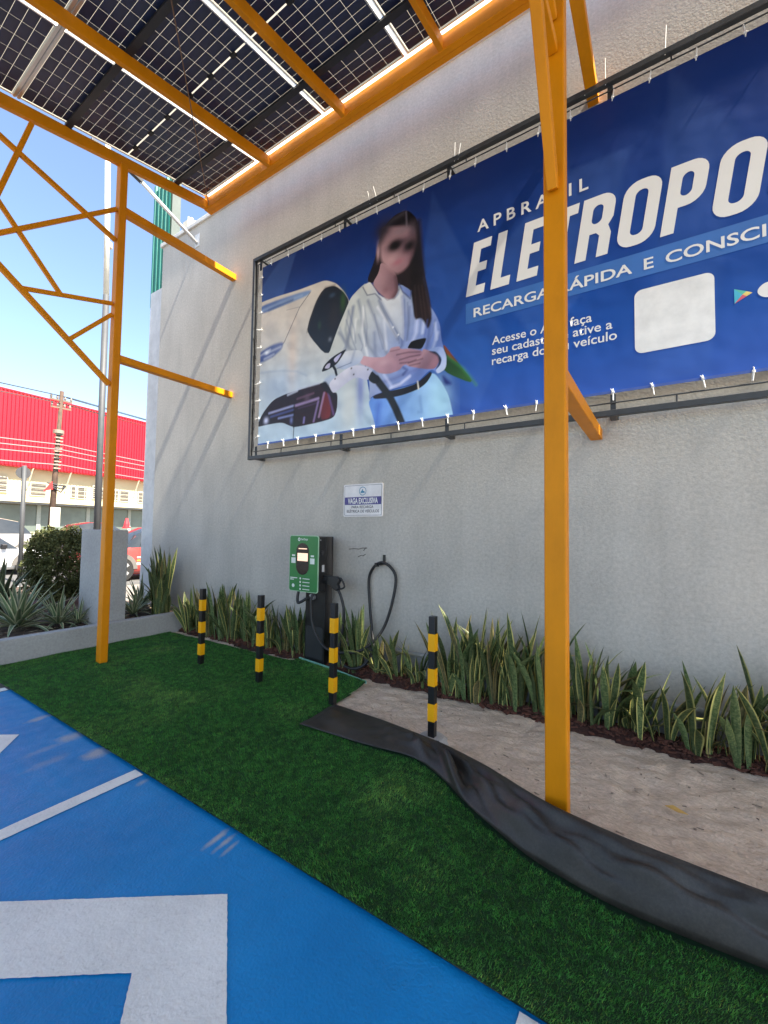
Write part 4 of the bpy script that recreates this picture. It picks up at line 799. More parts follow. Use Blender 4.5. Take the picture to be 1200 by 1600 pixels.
MB().box(-2.735, -2.705, 3.965, 4.02, 1.19, 1.235).build('cable_clip', M_black, hk, bevel=.003)

# ---------------------------------------------------------------- bollards
M_yel = pm('yellow_paint', (.86,.40,.004), .45, var=.06, vs=10, spec=.3)
blab = ['black and yellow bollard farthest from the camera, nearest the low planter wall', 'black and yellow bollard on the turf between the farthest bollard and the charger', 'black and yellow bollard in front of the charger at the turf corner', 'black and yellow bollard standing alone in the sand beside the orange post']
for i, (x, hgt) in enumerate(((-4.52,.89),(-3.51,.91),(-2.52,.93),(-1.515,.935))):
    bl = local_thing('bollard', blab[i], 'bollard', (x, 3.02, 0), 'striped bollards in front of the charger', random.uniform(-.03,.03))
    s = .027; MB().box(-s, s, -s, s, -.03, hgt).build('bollard_post', M_blackpaint, bl, bevel=.004)
    for k in (1, 3, 5):
        z0, z1 = hgt*k/7, hgt*(k+1)/7; e = s+.0015; q = MB()
        q.add([(a*e, b_*e, z) for z in (z0, z1) for a, b_ in ((-1,-1),(1,-1),(1,1),(-1,1))], [(0,1,5,4),(1,2,6,5),(2,3,7,6),(3,0,4,7)]); q.build('yellow_band', M_yel, bl, fix=False)
    if i == 3:
        c = MB(); c.tube([(0,0,-.02),(0,0,.016)], [.14,.09], 18); c.build('footing', pm('footing', (.42,.40,.37), .9, bump=.5, bs=40), bl)

# ---------------------------------------------------------------- artificial turf with its turned back edge
INN = [(-2.459,2.54,.04),(-1.893,2.572,.04),(-1.441,2.63,.045),(-1.193,2.517,.045),(-.926,2.333,.045),(-.544,2.141,.045),(-.189,2.073,.045),(.11,2.085,.045),(.295,2.10,.045),(.9,2.13,.045),(1.6,2.15,.045)]
OUT = [(-2.483,2.98,.035),(-1.898,2.922,.06),(-1.324,2.788,.10),(-.918,2.568,.17),(-.519,2.285,.245),(-.36,2.225,.262),(-.198,2.201,.26),(.079,2.201,.25),(.313,2.191,.25),(.9,2.22,.24),(1.6,2.24,.23)]
turf = thing('artificial_turf', 'dark green artificial grass mat with its wall side edge turned back black', 'turf', (-3, 2.3, 0))
TP = [(-6.28,1.505),(-6.28,3.665),(-3.72,3.725),(-3.68,3.775),(-2.58,3.61),(-2.50,3.02),(-2.46,2.6)] + [(x,y) for x,y,z in INN[1:]] + [(1.6,1.505)]
TPU = [(-6.28,1.505),(-6.28,3.665),(-3.72,3.725),(-3.68,3.775),(-2.58,3.61),(-2.50,3.02)] + [(x,y+.03) for x,y,z in OUT[1:]] + [(1.6,1.505)]
def turfz(X, Y):
    e = segdist(X, Y, [(-3.68,3.775),(-2.58,3.61)], False); z = .019 + .03*np.exp(-(e/.10)**2)
    z = z + .006*(vnoise(X, Y, 1.6, 41, 2)-.5)
    cr = segdist(X, Y, [(-.75,1.95),(-1.35,2.25)], False); cr2 = segdist(X, Y, [(-1.35,2.25),(-1.6,1.9)], False)
    wr = .004*np.sin(X*18+3*np.sin(Y*3))*np.clip((-4.2-X)/1.2, 0, 1)
    return z + .012*np.exp(-(cr/.025)**2) + .008*np.exp(-(cr2/.025)**2) + wr
mxs = np.arange(-6.28, 1.601, .04); mys = np.arange(1.505, 3.79, .03); GXm, GYm = np.meshgrid(mxs, mys); Zm = turfz(GXm, GYm)
cxm = (GXm[:-1,:-1]+GXm[1:,1:])/2; cym = (GYm[:-1,:-1]+GYm[1:,1:])/2; keep = inpoly(cxm, cym, TPU); ii = np.arange(GXm.size).reshape(GXm.shape)
Fq = np.stack([ii[:-1,:-1], ii[:-1,1:], ii[1:,1:], ii[1:,:-1]], -1)[keep]; me = bpy.data.meshes.new('turf_mat')
fast(me, np.stack([GXm+3, GYm-2.3, Zm], -1).reshape(-1,3), Fq.reshape(-1,4)); bmm = bmesh.new(); bmm.from_mesh(me); bmesh.ops.delete(bmm, geom=[v for v in bmm.verts if not v.link_faces], context='VERTS'); bmm.to_mesh(me); bmm.free()
link('turf_mat', me, pm('turf_base', (.012,.045,.012), .95, var=.3, vs=40), turf)
def blades(name, n, hmin, hmax, seed, wd):
    r = np.random.default_rng(seed); X = r.uniform(-6.28, 1.6, n*2); Y = r.uniform(1.505, 3.79, n*2)
    # denser near the camera
    kp = inpoly(X, Y, TP) & (r.random(n*2) < np.clip(1.25-.12*np.hypot(X, Y), .45, 1)); X, Y = X[kp], Y[kp]; k = len(X); Z = turfz(X, Y)
    n1 = vnoise(X, Y, 2.2, 51, 3); n2 = vnoise(X, Y, 30, 61, 2)
    az = 5.5 + 2.2*(n1-.5)*2 + r.normal(0, .9, k); lean = .35 + .55*r.random(k) + .3*(n1-.5); h = (hmin+(hmax-hmin)*r.random(k))*(.85+.5*(n2-.3))
    wa = r.uniform(0, 6.28, k); w = wd*(.7+.6*r.random(k)); dx, dy = np.cos(az)*np.sin(lean)*h, np.sin(az)*np.sin(lean)*h; dz = np.cos(lean)*h
    b0 = np.stack([X-np.cos(wa)*w, Y-np.sin(wa)*w, Z-.002], -1); b1 = np.stack([X+np.cos(wa)*w, Y+np.sin(wa)*w, Z-.002], -1); t0 = np.stack([X+dx, Y+dy, Z+dz], -1)
    V = np.stack([b0, b1, t0], 1).reshape(-1,3) - np.array([-3,2.3,0]); F = np.arange(k*3).reshape(-1,3); me = bpy.data.meshes.new(name); fast(me, V, F)
    n3 = vnoise(X, Y, 14, 71, 2); shade = np.clip(.45+.75*r.random(k)**1.5+.45*(n1-.5)+.9*(n2-.5)+.25*(n3-.5), .15, 2); col = np.stack([.085*shade*(1+1.8*np.clip(n1-.5,0,1)), .32*shade, .052*shade], -1); straw = r.random(k) < .05; col[straw] = col[straw]*np.array([3.2,1.5,1.4])
    ca = me.color_attributes.new('tint', 'FLOAT_COLOR', 'POINT'); ca.data.foreach_set('color', np.repeat(np.concatenate([np.clip(col,0,1), np.ones((k,1))], 1), 3, 0).astype(np.float32).ravel())
    o = link(name, me, M_blade, turf); o['kind'] = 'stuff'; return o
M_blade = bpy.data.materials.new('turf_blade'); M_blade.use_nodes = True; tb = M_blade.node_tree; bb = tb.nodes['Principled BSDF']; vc = tb.nodes.new('ShaderNodeVertexColor'); vc.layer_name = 'tint'
tb.links.new(vc.outputs[0], bb.inputs['Base Color']); bb.inputs['Roughness'].default_value = .55; bb.inputs['Specular IOR Level'].default_value = .3
blades('grass_pile', 420000, .010, .022, 77, .0015)
# folded back black sheet: inner edge on the turf, raised fold, back drop to the sand
nU = 150; nV = 26
def interp(P_, u):
    P_ = np.array(P_); s = np.concatenate([[0], np.cumsum(np.hypot(*(np.diff(P_[:,:2], axis=0)).T))]); s /= s[-1]
    return np.stack([np.interp(u, s, P_[:,k]) for k in range(3)], -1)
uu = np.linspace(0, 1, nU); 
def smooth1(A, k=5):
    Bp = np.pad(A, ((k,k),(0,0)), 'edge'); return np.stack([np.convolve(Bp[:,j], np.ones(2*k+1)/(2*k+1), 'valid') for j in range(3)], -1)
Ia = smooth1(interp(INN, uu), 4); Oa = smooth1(interp(OUT, uu), 4); Ia[0] = INN[0]; Oa[0] = OUT[0]
V = []
for i in range(nU):
    a, c = Ia[i], Oa[i]; d = c-a; hgt = c[2]; ax = a[0]
    for j in range(nV):
        v = j/(nV-1)
        if v < .78:
            q = v/.78; p = a + d*q; p[2] = a[2] + (hgt-a[2])*(q**.75) + .022*math.sin(q*math.pi)*(.4+hgt*2.5)
            f = math.sin(q*math.pi)
            p[2] += f*min(1, hgt*5)*(.007*math.sin(q*8.5+1.6*math.sin(ax*2.3)+ax) + .007*math.sin(q*19+2.5*math.sin(ax*3.1)+ax*2))
            p[2] += f*(.016*math.sin(ax*9+q*4) + .010*math.sin(ax*23-q*7)*min(1,hgt*6))
            w1 = math.exp(-((ax+1.12+.35*(q-.3))/.055)**2); w2 = math.exp(-((ax+1.02+.35*(q-.3))/.05)**2); p[2] += f*(.075*w1-.04*w2); p[1] -= .05*f*w1
            rdg = lambda d, w: max(0., 1-abs(d)/w)
            p[2] += f*(.040*rdg(ax+1.32+.30*q, .05) + .036*rdg(ax+.88+.55*q, .07) - .03*rdg(ax+.70+.6*q, .06) + .022*rdg(ax+.45+.8*q, .09) + .02*rdg(ax+.05+.9*q, .10) + .016*rdg(ax+1.62+.2*q, .06) + .008*rdg(q-.45-.12*math.sin(ax*1.7), .10)*min(1,hgt*5) + .006*rdg(q-.72-.06*math.sin(ax*3+1), .06)*min(1,hgt*5) + .014*rdg(ax+2.05-.35*q, .06))
            w3 = math.exp(-((ax+.78+.5*(q-.5))/.09)**2); p[2] -= .03*f*w3
        else:
            q = (v-.78)/.22; p = c.copy(); ang = q*math.pi/2; p[1] = c[1] + min(.03+hgt*.18, .055)*math.sin(ang)*.9; p[2] = c[2] + .012*math.sin(q*math.pi) - (hgt-.004)*(1-math.cos(ang))
        V.append(p)
V = np.array(V) - np.array([-3,2.3,0]); ii = np.arange(nU*nV).reshape(nU, nV); F = np.stack([ii[:-1,:-1], ii[1:,:-1], ii[1:,1:], ii[:-1,1:]], -1).reshape(-1,4)
me = bpy.data.meshes.new('turned_back_edge'); fast(me, V, F); me.polygons.foreach_set('use_smooth', np.ones(len(F), bool))
fl = link('turned_back_edge', me, pm('black_backing', (.034,.029,.024), .46, var=.2, vs=4, spec=.42, bump=.10, bs=220, bdist=.002), turf); specks(fl.data.materials[0], 7, .8, 1.35, .35, .7); specks(fl.data.materials[0], 90, .85, 1.25, .4, .65); fl['label'] = 'black woven backing of the turf folded over towards the camera'
sd_ = fl.modifiers.new('solid', 'SOLIDIFY'); sd_.thickness = .004; sd_.offset = 0
q = MB(); q.beam((-3.69,3.785,.045),(-3.1,3.70,.047),.016,.03); q.beam((-3.1,3.70,.047),(-2.575,3.618,.035),.014,.026); q.build('edge_tape', pm('mint_edge', (.22,.48,.40), .6), turf)

# ---------------------------------------------------------------- planter beside the parking bay
M_plant = stucco('planter_grey', (.40,.395,.38))
pw = thing('planter_wall', 'low grey rendered planter wall along the far end of the turf', 'planter', (-6.36, 1.4, 0))
MB().box(-6.44, -6.3, -3, 4.045, -.03, .285).build('planter_wall_face', M_plant, pw, bevel=.006)
MB().box(-12.4, -12.25, -3, 4.6, -.03, .2).build('planter_kerb', M_plant, pw)
def soilz(X, Y): return .22 + .05*(vnoise(X, Y, 2.5, 71, 3)-.5)
M_soil = pm('soil', (.075,.05,.035), .95, var=.4, vs=12, bump=.8, bs=50)
struct(link('soil', grid_mesh('soil', np.arange(-12.25, -6.43, .06), np.append(np.arange(-3, 4.0, .06), 4.04), soilz), M_soil))
cm = MB()
for _ in range(900):
    x, y = random.uniform(-8.4, -6.47), random.uniform(1.2, 4.0); z = float(soilz(np.array([x]), np.array([y]))[0]) + .004; R_ = Matrix.Rotation(random.uniform(0,6.28),3,'Z') @ Matrix.Rotation(random.uniform(-.4,.4),3,'X'); l, w = random.uniform(.02,.07), random.uniform(.006,.012)
    c = Vector((x,y,z)); cm.add([c + R_ @ Vector(p) for p in ((-l,-w*.3,0),(0,-w,.004),(l,0,0),(0,w,.004))], [(0,1,2,3)])
tag(cm.build('leaf_litter', pm('litter', (.30,.24,.16), .9, var=.5, vs=9)), 'dry leaf litter scattered over the planter soil', 'leaf litter', kind='stuff')
pb = thing('rendered_pier', 'waist high grey rendered block standing in the planter behind the orange post', 'pillar', (-6.78, 2.92, .2))
MB().box(-7.12, -6.455, 2.755, 3.09, .15, 1.556).build('pier_block', M_plant, pb, bevel=.008)

# ---------------------------------------------------------------- strap leaved plants
def leaf_mesh(name, L, w, bend, twist, fold, profile, n=10, side=0):
    """leaf rising along +Z, bending towards +X; u across, v along in UV"""
    V = []; UVs = []; F = []
    pos = Vector((0,0,0)); ang = 0
    for i in range(n+1):
        t_ = i/n; ww = w*profile(t_); ang = bend*t_**1.6; tw = twist*t_
        if i: pos = pos + Vector((math.sin(ang), side*math.sin(t_*3.0)*.25, math.cos(ang)))*(L/n)
        for k in (-1, -.5, 0, .5, 1):
            l = Vector((fold*(abs(k)**1.5)*ww*math.cos(ang)*-1, k*ww, fold*(abs(k)**1.5)*ww*math.sin(ang))); l.rotate(Matrix.Rotation(tw, 3, 'Z')); V.append(pos + l); UVs.append(((k+1)/2, t_))
    for i in range(n):
        for k in range(4): a = i*5+k; F.append((a, a+1, a+6, a+5))
    me = bpy.data.meshes.new(name); me.from_pydata([tuple(v) for v in V], [], F); uv = me.uv_layers.new(name='UVMap')
    for p in me.polygons:
        p.use_smooth = True
        for li in p.loop_indices: uv.data[li].uv = UVs[me.loops[li].vertex_index]
    return me
def leaf_mat(name, dark, light, edge, ew, bands, rough=.42):
    mt = bpy.data.materials.new(name); mt.use_nodes = True; t = mt.node_tree; b = t.nodes['Principled BSDF']; N = t.nodes.new; L = t.links.new
    uv = N('ShaderNodeUVMap'); sp = N('ShaderNodeSeparateXYZ'); L(uv.outputs[0], sp.inputs[0]); oi = N('ShaderNodeObjectInfo')
    mp = N('ShaderNodeMapping'); mp.inputs['Scale'].default_value = (2.2, bands, 1); L(uv.outputs[0], mp.inputs['Vector'])
    ad = N('ShaderNodeVectorMath'); ad.operation = 'ADD'; L(mp.outputs[0], ad.inputs[0]); cmb = N('ShaderNodeCombineXYZ'); ml_ = N('ShaderNodeMath'); ml_.operation = 'MULTIPLY'; ml_.inputs[1].default_value = 40; L(oi.outputs['Random'], ml_.inputs[0]); L(ml_.outputs[0], cmb.inputs[1]); L(cmb.outputs[0], ad.inputs[1])
    nz = N('ShaderNodeTexNoise'); nz.inputs['Scale'].default_value = 1; nz.inputs['Detail'].default_value = 4; nz.inputs['Roughness'].default_value = .7; L(ad.outputs[0], nz.inputs['Vector'])
    r = N('ShaderNodeMapRange'); r.inputs[1].default_value = .42; r.inputs[2].default_value = .62; L(nz.outputs[0], r.inputs[0])
    mx = N('ShaderNodeMix'); mx.data_type = 'RGBA'; mx.inputs[6].default_value = dark+(1,); mx.inputs[7].default_value = light+(1,); L(r.outputs[0], mx.inputs[0])
    s1 = N('ShaderNodeMath'); s1.operation = 'SUBTRACT'; s1.inputs[1].default_value = .5; L(sp.outputs[0], s1.inputs[0]); ab = N('ShaderNodeMath'); ab.operation = 'ABSOLUTE'; L(s1.outputs[0], ab.inputs[0])
    re = N('ShaderNodeMapRange'); re.inputs[1].default_value = .5-ew-.05; re.inputs[2].default_value = .5-ew+.03; L(ab.outputs[0], re.inputs[0])
    m2 = N('ShaderNodeMix'); m2.data_type = 'RGBA'; m2.inputs[7].default_value = edge+(1,); L(re.outputs[0], m2.inputs[0]); L(mx.outputs[2], m2.inputs[6])
    hs = N('ShaderNodeHueSaturation'); mr = N('ShaderNodeMapRange'); mr.inputs[3].default_value = .65; mr.inputs[4].default_value = 1.35; L(oi.outputs['Random'], mr.inputs[0]); L(mr.outputs[0], hs.inputs['Value']); L(m2.outputs[2], hs.inputs['Color'])
    L(hs.outputs[0], b.inputs['Base Color']); b.inputs['Roughness'].default_value = rough; b.inputs['Specular IOR Level'].default_value = .4; return mt
M_sn = [leaf_mat('snake_leaf_green', (.040,.075,.024), (.15,.19,.075), (.17,.20,.075), .05, 26), leaf_mat('snake_leaf_yellow_edge', (.042,.078,.025), (.155,.19,.075), (.52,.47,.15), .13, 26), leaf_mat('snake_leaf_old', (.06,.065,.025), (.17,.15,.07), (.36,.27,.10), .1, 14)]
prof = lambda t_: (.55+.75*math.sin(min(1, t_*1.25)*math.pi*.5)*1.0)*(1 if t_ < .62 else max(0.02, 1-((t_-.62)/.38)**1.7))*.78
SN = []
for k, (b_, tw, fo, wd, sd) in enumerate([(.10,.3,.35,.030,0),(.22,-.5,.3,.033,.2),(.34,.8,.35,.028,-.2),(.55,-.4,.3,.031,.15),(.15,1.2,.4,.026,-.1),(.95,.5,.3,.029,.3)]):
    row = []
    for mi, mt in enumerate(M_sn):
        me = leaf_mesh('snake_leaf', 1, wd, b_, tw, fo, prof, side=sd); me.materials.append(mt); row.append(me)
    SN.append(row)
def snake_plant(x, y, z, h, n, label, spread=.095, yel=.45, sc=1.02, up=1.0):
    pt = local_thing('snake_plant', label, 'plant', (x, y, z), 'snake plants along the grey wall')
    for i in range(int(n*1.65)):
        az = random.uniform(0, 6.283); r = random.uniform(.1, 1)*spread; big = random.random()
        k = random.choices(range(6), (6,4,2.5,1.6,5,1.2))[0]; mi = random.choices((0,1,2), (1-yel, yel, .16))[0]
        o = bpy.data.objects.new('leaf', SN[k][mi]); COL.objects.link(o); o.parent = pt
        l = h*1.12*(random.uniform(.6,1.05) if big > .22 else random.uniform(.25,.5)); tilt = random.gauss(.10, .09)*(1.4 if k > 2 else 1)*up
        px_, py_ = r*1.5*math.cos(az), max(-.085, min(.07, r*math.sin(az)))
        o.location = (px_, py_, -.02); o.rotation_euler = (0, tilt, az if math.sin(az) < .35 else -az*.5); s_ = random.uniform(.8,1.15)*sc; o.scale = (s_, s_, l)
        # keep the tip off the wall
        tipy = y + py_ + l*math.sin(tilt+.25)*math.sin(o.rotation_euler.z)
        if tipy > WY-.05: o.rotation_euler.z = -abs(o.rotation_euler.z) if abs(o.rotation_euler.z) < 3 else 4.0
    return pt
row = [(-6.12,.62,13),(-5.88,.66,12),(-5.62,.64,12),(-5.38,.72,12),(-5.12,.70,12),(-4.86,.66,12),(-4.60,.60,11),(-4.34,.62,12),(-4.08,.56,11),(-3.84,.60,11),
       (-3.14,.58,11),(-2.90,.66,13),(-2.62,.46,11),(-2.38,.50,12),(-2.12,.46,8),(-1.76,.70,15),(-1.55,.78,15),(-1.33,.72,15),(-1.10,.80,16),(-.88,.82,15),(-.56,.80,13),(-.38,.60,13),(-.18,.56,12),(.02,.46,9),(.22,.64,10),(.44,.58,11),(.62,.72,12),(.84,.66,10),(1.1,.6,9),(1.4,.6,8)]
for i, (x, h, n) in enumerate(row):
    where = ('left of the charger' if x < -3.6 else 'right of the charger' if x < -2 else 'near the tall orange post' if x < -.2 else 'at the right end')
    snake_plant(x, random.uniform(3.87,3.93), .03, h, n, '%s snake plant from the planter wall, %s' % (ordinal(i), where), yel=.25 if x < -3 else .5)
for (x, y, h, n, lb) in [(-6.74,3.80,.98,26,'tallest snake plant clump, inside the planter corner against the wall'), (-6.98,3.84,.9,16,'snake plant clump in the planter behind the tallest one'), (-6.56,3.62,.66,14,'shorter snake plant clump at the planter corner in front of the tallest one')]:
    snake_plant(x, y, .22, h, n, lb, spread=.09, yel=.15, up=.45)
# narrow pale edged rosettes in the planter
M_ag = [leaf_mat('rosette_leaf', (.09,.14,.07), (.15,.20,.10), (.42,.42,.26), .17, 3, .5), leaf_mat('rosette_leaf_dark', (.04,.065,.035), (.08,.10,.055), (.20,.21,.12), .12, 3, .5)]
profa = lambda t_: (.6+.4*min(1, t_*4))*(1 if t_ < .35 else max(.02, 1-((t_-.35)/.65)**1.4))
AG = [[leaf_mesh('rosette_leaf', 1, .036, b_, 0, .35, profa, n=8) for b_ in (.15,.35,.7)] for _ in range(2)]
for r_i, mt in zip(AG, M_ag):
    for me in r_i: me.materials.append(mt)
def rosette(x, y, z, L, n, label, dk=0):
    pt = local_thing('rosette_plant', label, 'plant', (x, y, z), 'pale edged rosette plants in the planter')
    for i in range(n):
        f_ = (i+.5)/n; tilt = .12 + 1.25*f_**.8 + random.gauss(0,.07); az = i*2.399 + random.gauss(0,.15); o = bpy.data.objects.new('leaf', AG[dk][0 if f_ < .4 else 1 if f_ < .75 else 2]); COL.objects.link(o); o.parent = pt
        l = L*(random.uniform(.75,1.05) - .15*f_); o.location = (.02*math.cos(az), .02*math.sin(az), .02); o.rotation_euler = (0, tilt, az); o.scale = (L*1.25, L*1.25, l)
for a in [(-7.18,2.08,.23,.80,52,'largest pale edged rosette plant, at the picture edge in the planter'), (-6.98,2.47,.23,.56,44,'medium rosette plant in the planter left of the orange post'), (-6.86,2.66,.23,.38,28,'small rosette plant at the foot of the rendered pier'),
          (-6.90,3.42,.23,.46,34,'rosette plant just right of the rendered pier'), (-7.30,3.72,.23,.60,30,'taller rosette plant beside the wall end')]: rosette(*a)
rosette(-8.6, 2.25, .23, 1.0, 50, 'dark tall rosette plant behind the largest rosette at the picture edge', 1)

# clipped hedge bush
hb = local_thing('hedge_bush', 'dense rounded dark green bush behind the rosette plants', 'bush', (-9.2, 3.25, .2))
def foliage(n, fn, size, seed):
    r = np.random.default_rng(seed); P_ = fn(r, n); k = len(P_); a = r.normal(size=(k,3)); a /= np.linalg.norm(a, axis=1)[:,None]; b_ = np.cross(a, r.normal(size=(k,3))); b_ /= np.linalg.norm(b_, axis=1)[:,None]
    s = size*(.6+.8*r.random((k,1))); V = np.stack([P_-a*s, P_+b_*s*.5, P_+a*s, P_-b_*s*.5], 1).reshape(-1,3); return V, np.arange(k*4).reshape(-1,4)
def bushpts(r, n):
    d = r.normal(size=(n,3)); d /= np.linalg.norm(d, axis=1)[:,None]; rad = .62+.38*r.random(n)**.5 ; lob = 1 + .16*np.sin(d[:,0]*7+1)*np.sin(d[:,1]*6) + .08*np.sin(d[:,2]*9+d[:,0]*5)
    clump = vnoise(d[:,0]*3+d[:,2]*2, d[:,1]*3-d[:,2], 2, 91, 2); keep = r.random(n) < .1+1.3*clump
    rr_ = (np.abs(d)**3).sum(1)**(-1/3); P_ = d*(rad*lob*np.minimum(rr_,1.25))[:,None]*np.array([.60,.50,.62]) + np.array([0,0,.70]); return P_[keep & (P_[:,2] > .10)]
V, F = foliage(30000, bushpts, .024, 5); me = bpy.data.meshes.new('foliage'); fast(me, V, F)
fo = link('foliage', me, pm('bush_leaf', (.045,.06,.018), .75, var=.5, vs=4, col2=(.13,.14,.05), spec=.2), hb); fo['kind'] = 'stuff'
q = MB()
for k in range(9): a = k*.7; q.tube([(.05*math.cos(a),.05*math.sin(a),-.02),(.25*math.cos(a),.22*math.sin(a),.35),(.45*math.cos(a+.3),.38*math.sin(a+.3),.8)], [.022,.016,.006], 6)
q.build('stem', pm('bark_brown', (.09,.06,.04), .9), hb)

# ---------------------------------------------------------------- far side of the street: red clad building
fd = Vector((-.104,.995,0)).normalized(); fnm = Vector((fd.y,-fd.x,0)); F0 = Vector((-37.858,11.949,0))
def fp3(s, d, z): return F0 + fd*s + fnm*d + Vector((0,0,z))
rb = thing('red_clad_building', 'long building across the street with red corrugated upper cladding and cream balcony', 'building', tuple(F0))
def fbox(s0, s1, d0, d1, z0, z1): 
    mb = MB(); return mb.add([fp3(s,d,z) for z in (z0,z1) for s,d in ((s0,d0),(s1,d0),(s1,d1),(s0,d1))], [(0,3,2,1),(4,5,6,7),(0,1,5,4),(1,2,6,5),(2,3,7,6),(3,0,4,7)])
M_red = pm('red_sheet', (.52,.006,.018), .45, var=.08, vs=.5); M_crm = pm('cream_wall', (.50,.44,.28), .8, var=.08, vs=.8); M_glz = pm('shop_glass', (.13,.16,.14), .18, var=.3, vs=.5)
fbox(-16, 26, -9, -.05, 0, 10.5).build('wall', M_crm, rb)
corrugated(lambda s, d, z: fp3(s, .62+d, z), -14, 24, .22, .06, 5.72, 10.78).build('red_cladding', M_red, rb)
fbox(-14, 24, -.04, .60, 5.66, 5.72).build('soffit', M_red, rb); fbox(-14, 24, -.04, .70, 10.79, 10.86).build('roof_trim', M_red, rb)
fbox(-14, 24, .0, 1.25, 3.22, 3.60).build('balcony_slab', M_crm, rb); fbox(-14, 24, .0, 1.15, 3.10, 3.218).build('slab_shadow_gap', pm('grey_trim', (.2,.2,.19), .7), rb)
fbox(-16, 26, .0, .10, 0, 1.15).build('plinth', M_crm, rb)
for i in range(11): fbox(-13.2+i*3.3, -10.15+i*3.3, .0, .04, 1.16, 3.05).build('shop_window', M_glz, rb)
for i in range(12): fbox(-13.45+i*3.3, -13.2+i*3.3, .0, .12, 1.155, 3.09).build('mullion', pm('grey_green', (.34,.36,.31), .6), rb)
for s0, s1, z0, z1 in ((-2.6,-2.0,3.85,4.95),(-.7,.3,3.75,4.75),(1.9,2.25,3.8,4.75),(2.35,3.05,3.75,4.7),(3.45,3.75,3.8,4.9),(3.85,4.4,3.75,4.75),(5.1,5.5,3.8,4.75),(5.6,6.4,3.75,4.75),(7.2,8.0,3.75,4.75),(-5,-4.2,3.75,4.75),(9.2,10,3.75,4.75)):
    wd = fbox(s0, s1, .0, .06, z0, z1).build('louvre_window', pm('louvre_white', (.46,.43,.33), .6), rb); mb = MB()
    n = 6
    for k in range(n):
        za = z0+.08+(z1-z0-.1)*k/n; mb.add([fp3(s,d,z) for z in (za, za+(z1-z0)/n*.62) for s,d in ((s0+.05,.065),(s1-.05,.065),(s1-.05,.085),(s0+.05,.085))], [(0,3,2,1),(4,5,6,7),(0,1,5,4),(1,2,6,5),(2,3,7,6),(3,0,4,7)])
    mb.build('slat', pm('louvre_dark', (.06,.05,.045), .7), wd)
for z in (3.95, 4.25, 4.55): 
    q = MB(); q.tube([fp3(-14,1.2,z), fp3(24,1.2,z)], .02, 5); q.build('rail', pm('cream_rail', (.46,.42,.32), .5), rb)
for i in range(17): 
    q = MB(); s = -13.8+i*2.3; q.tube([fp3(s,1.2,3.6), fp3(s,1.2,4.58)], .025, 5); q.build('rail_post', pm('cream_rail', (.46,.42,.32), .5), rb)
for s in (-2.9, -.9, 1.5, 4.6, 6.8): q = MB(); q.tube([fp3(s,.02,4.2), fp3(s+.1,.6,5.66)], .045, 5); q.build('bracket_strut', pm('cream_rail', (.46,.42,.32), .5), rb)

# utility pole and its wires
up = thing('utility_pole', 'weathered leaning concrete utility pole with crossarms in front of the red cladding', 'pole', (-30.4, 10.1, 0))
M_pole = pm('pole_concrete', (.075,.045,.03), .85, var=.35, vs=4, bump=.4, bs=8)
MB().tube([(-30.4,10.1,-.05),(-29.97,10.09,4.5),(-29.53,10.08,9.55)], [.17,.14,.10], 12).build('pole_shaft', M_pole, up, smooth=True)
for z, l in ((9.0,.55),(8.55,.5)):
    MB().beam((-29.6-.0,10.08-l,z),(-29.55,10.08+l,z),.08,.09).build('crossarm', pm('arm_wood', (.14,.10,.07), .8), up)
    for s in (-.9,-.35,.35,.9): MB().tube([(-29.57,10.08+l*s,z+.04),(-29.57,10.08+l*s,z+.13),(-29.57,10.08+l*s,z+.28)], [.03,.07,.04], 8).build('insulator', pm('ceramic', (.2,.17,.14), .3), up)
MB().tube([(-29.75,10.08,7.05),(-29.75,10.08,7.25)], .27, 14).build('collar', pm('collar_grey', (.22,.18,.14), .6), up)
for k in range(11):
    z = 5.0+k*.2; c = Vector((-29.97+(z-4.5)*.088,10.09,z)); MB().box(c.x-.05, c.x+.16, c.y-.19*(1 if k%2 else .8), c.y+.19, z-.04, z+.04).build('clamp', pm('clamp_mix', (.26,.22,.17), .7, var=.5, vs=9), up)
for k in range(3): MB().tube([(-29.85,9.9-.1*k,3.9+.1*k),(-29.8,10.35,3.6+.2*k),(-29.85,10.6,4.0)], .05, 6).build('cable_bundle', M_rubber, up)
bd = MB(); bd.box(-30.05,-29.98,9.95,10.45,1.55,2.7); tag(bd.build('pole_placard', pm('placard', (.5,.46,.36), .7, var=.2, vs=6), bevel=.02), 'worn pale placard fixed low on the utility pole', 'placard')
q = MB(); q.prism([(9.5,3.6),(9.95,3.75),(9.9,4.2),(9.75,4.0)], lambda a, b, d: (-29.8+d, a, b), .03); tag(q.build('red_flag', pm('flag_red', (.7,.02,.02), .7)), 'small red flag hanging beside the utility pole', 'flag')
for k, (z, dy, sag) in enumerate(((9.28,-.5,.35),(9.28,-.2,.4),(9.28,.5,.35),(8.83,-.45,.35),(8.83,.4,.4),(6.4,.1,.5),(6.1,.15,.5),(5.8,.1,.55),(5.2,.15,.5))):
    pts = []
    for j in range(41):
        t_ = (j-20)/20; sgn = abs(t_); yy = 10.08+dy + t_*34; zz = z - sag*4*(sgn-.5)**2*-1 - sag if False else z - sag*(1-(2*sgn-1)**2); pts.append((-29.57+t_*-3.2, yy, zz))
    q = MB(); q.tube(pts, .022 if z > 8 else .03, 5); o = q.build('overhead_wire', M_rubber if z > 8 else pm('pale_wire', (.24,.2,.19), .6))
    tag(o, '%s overhead wire counted down from the top of the utility pole' % ordinal(k), 'wire', 'wires on the utility pole')

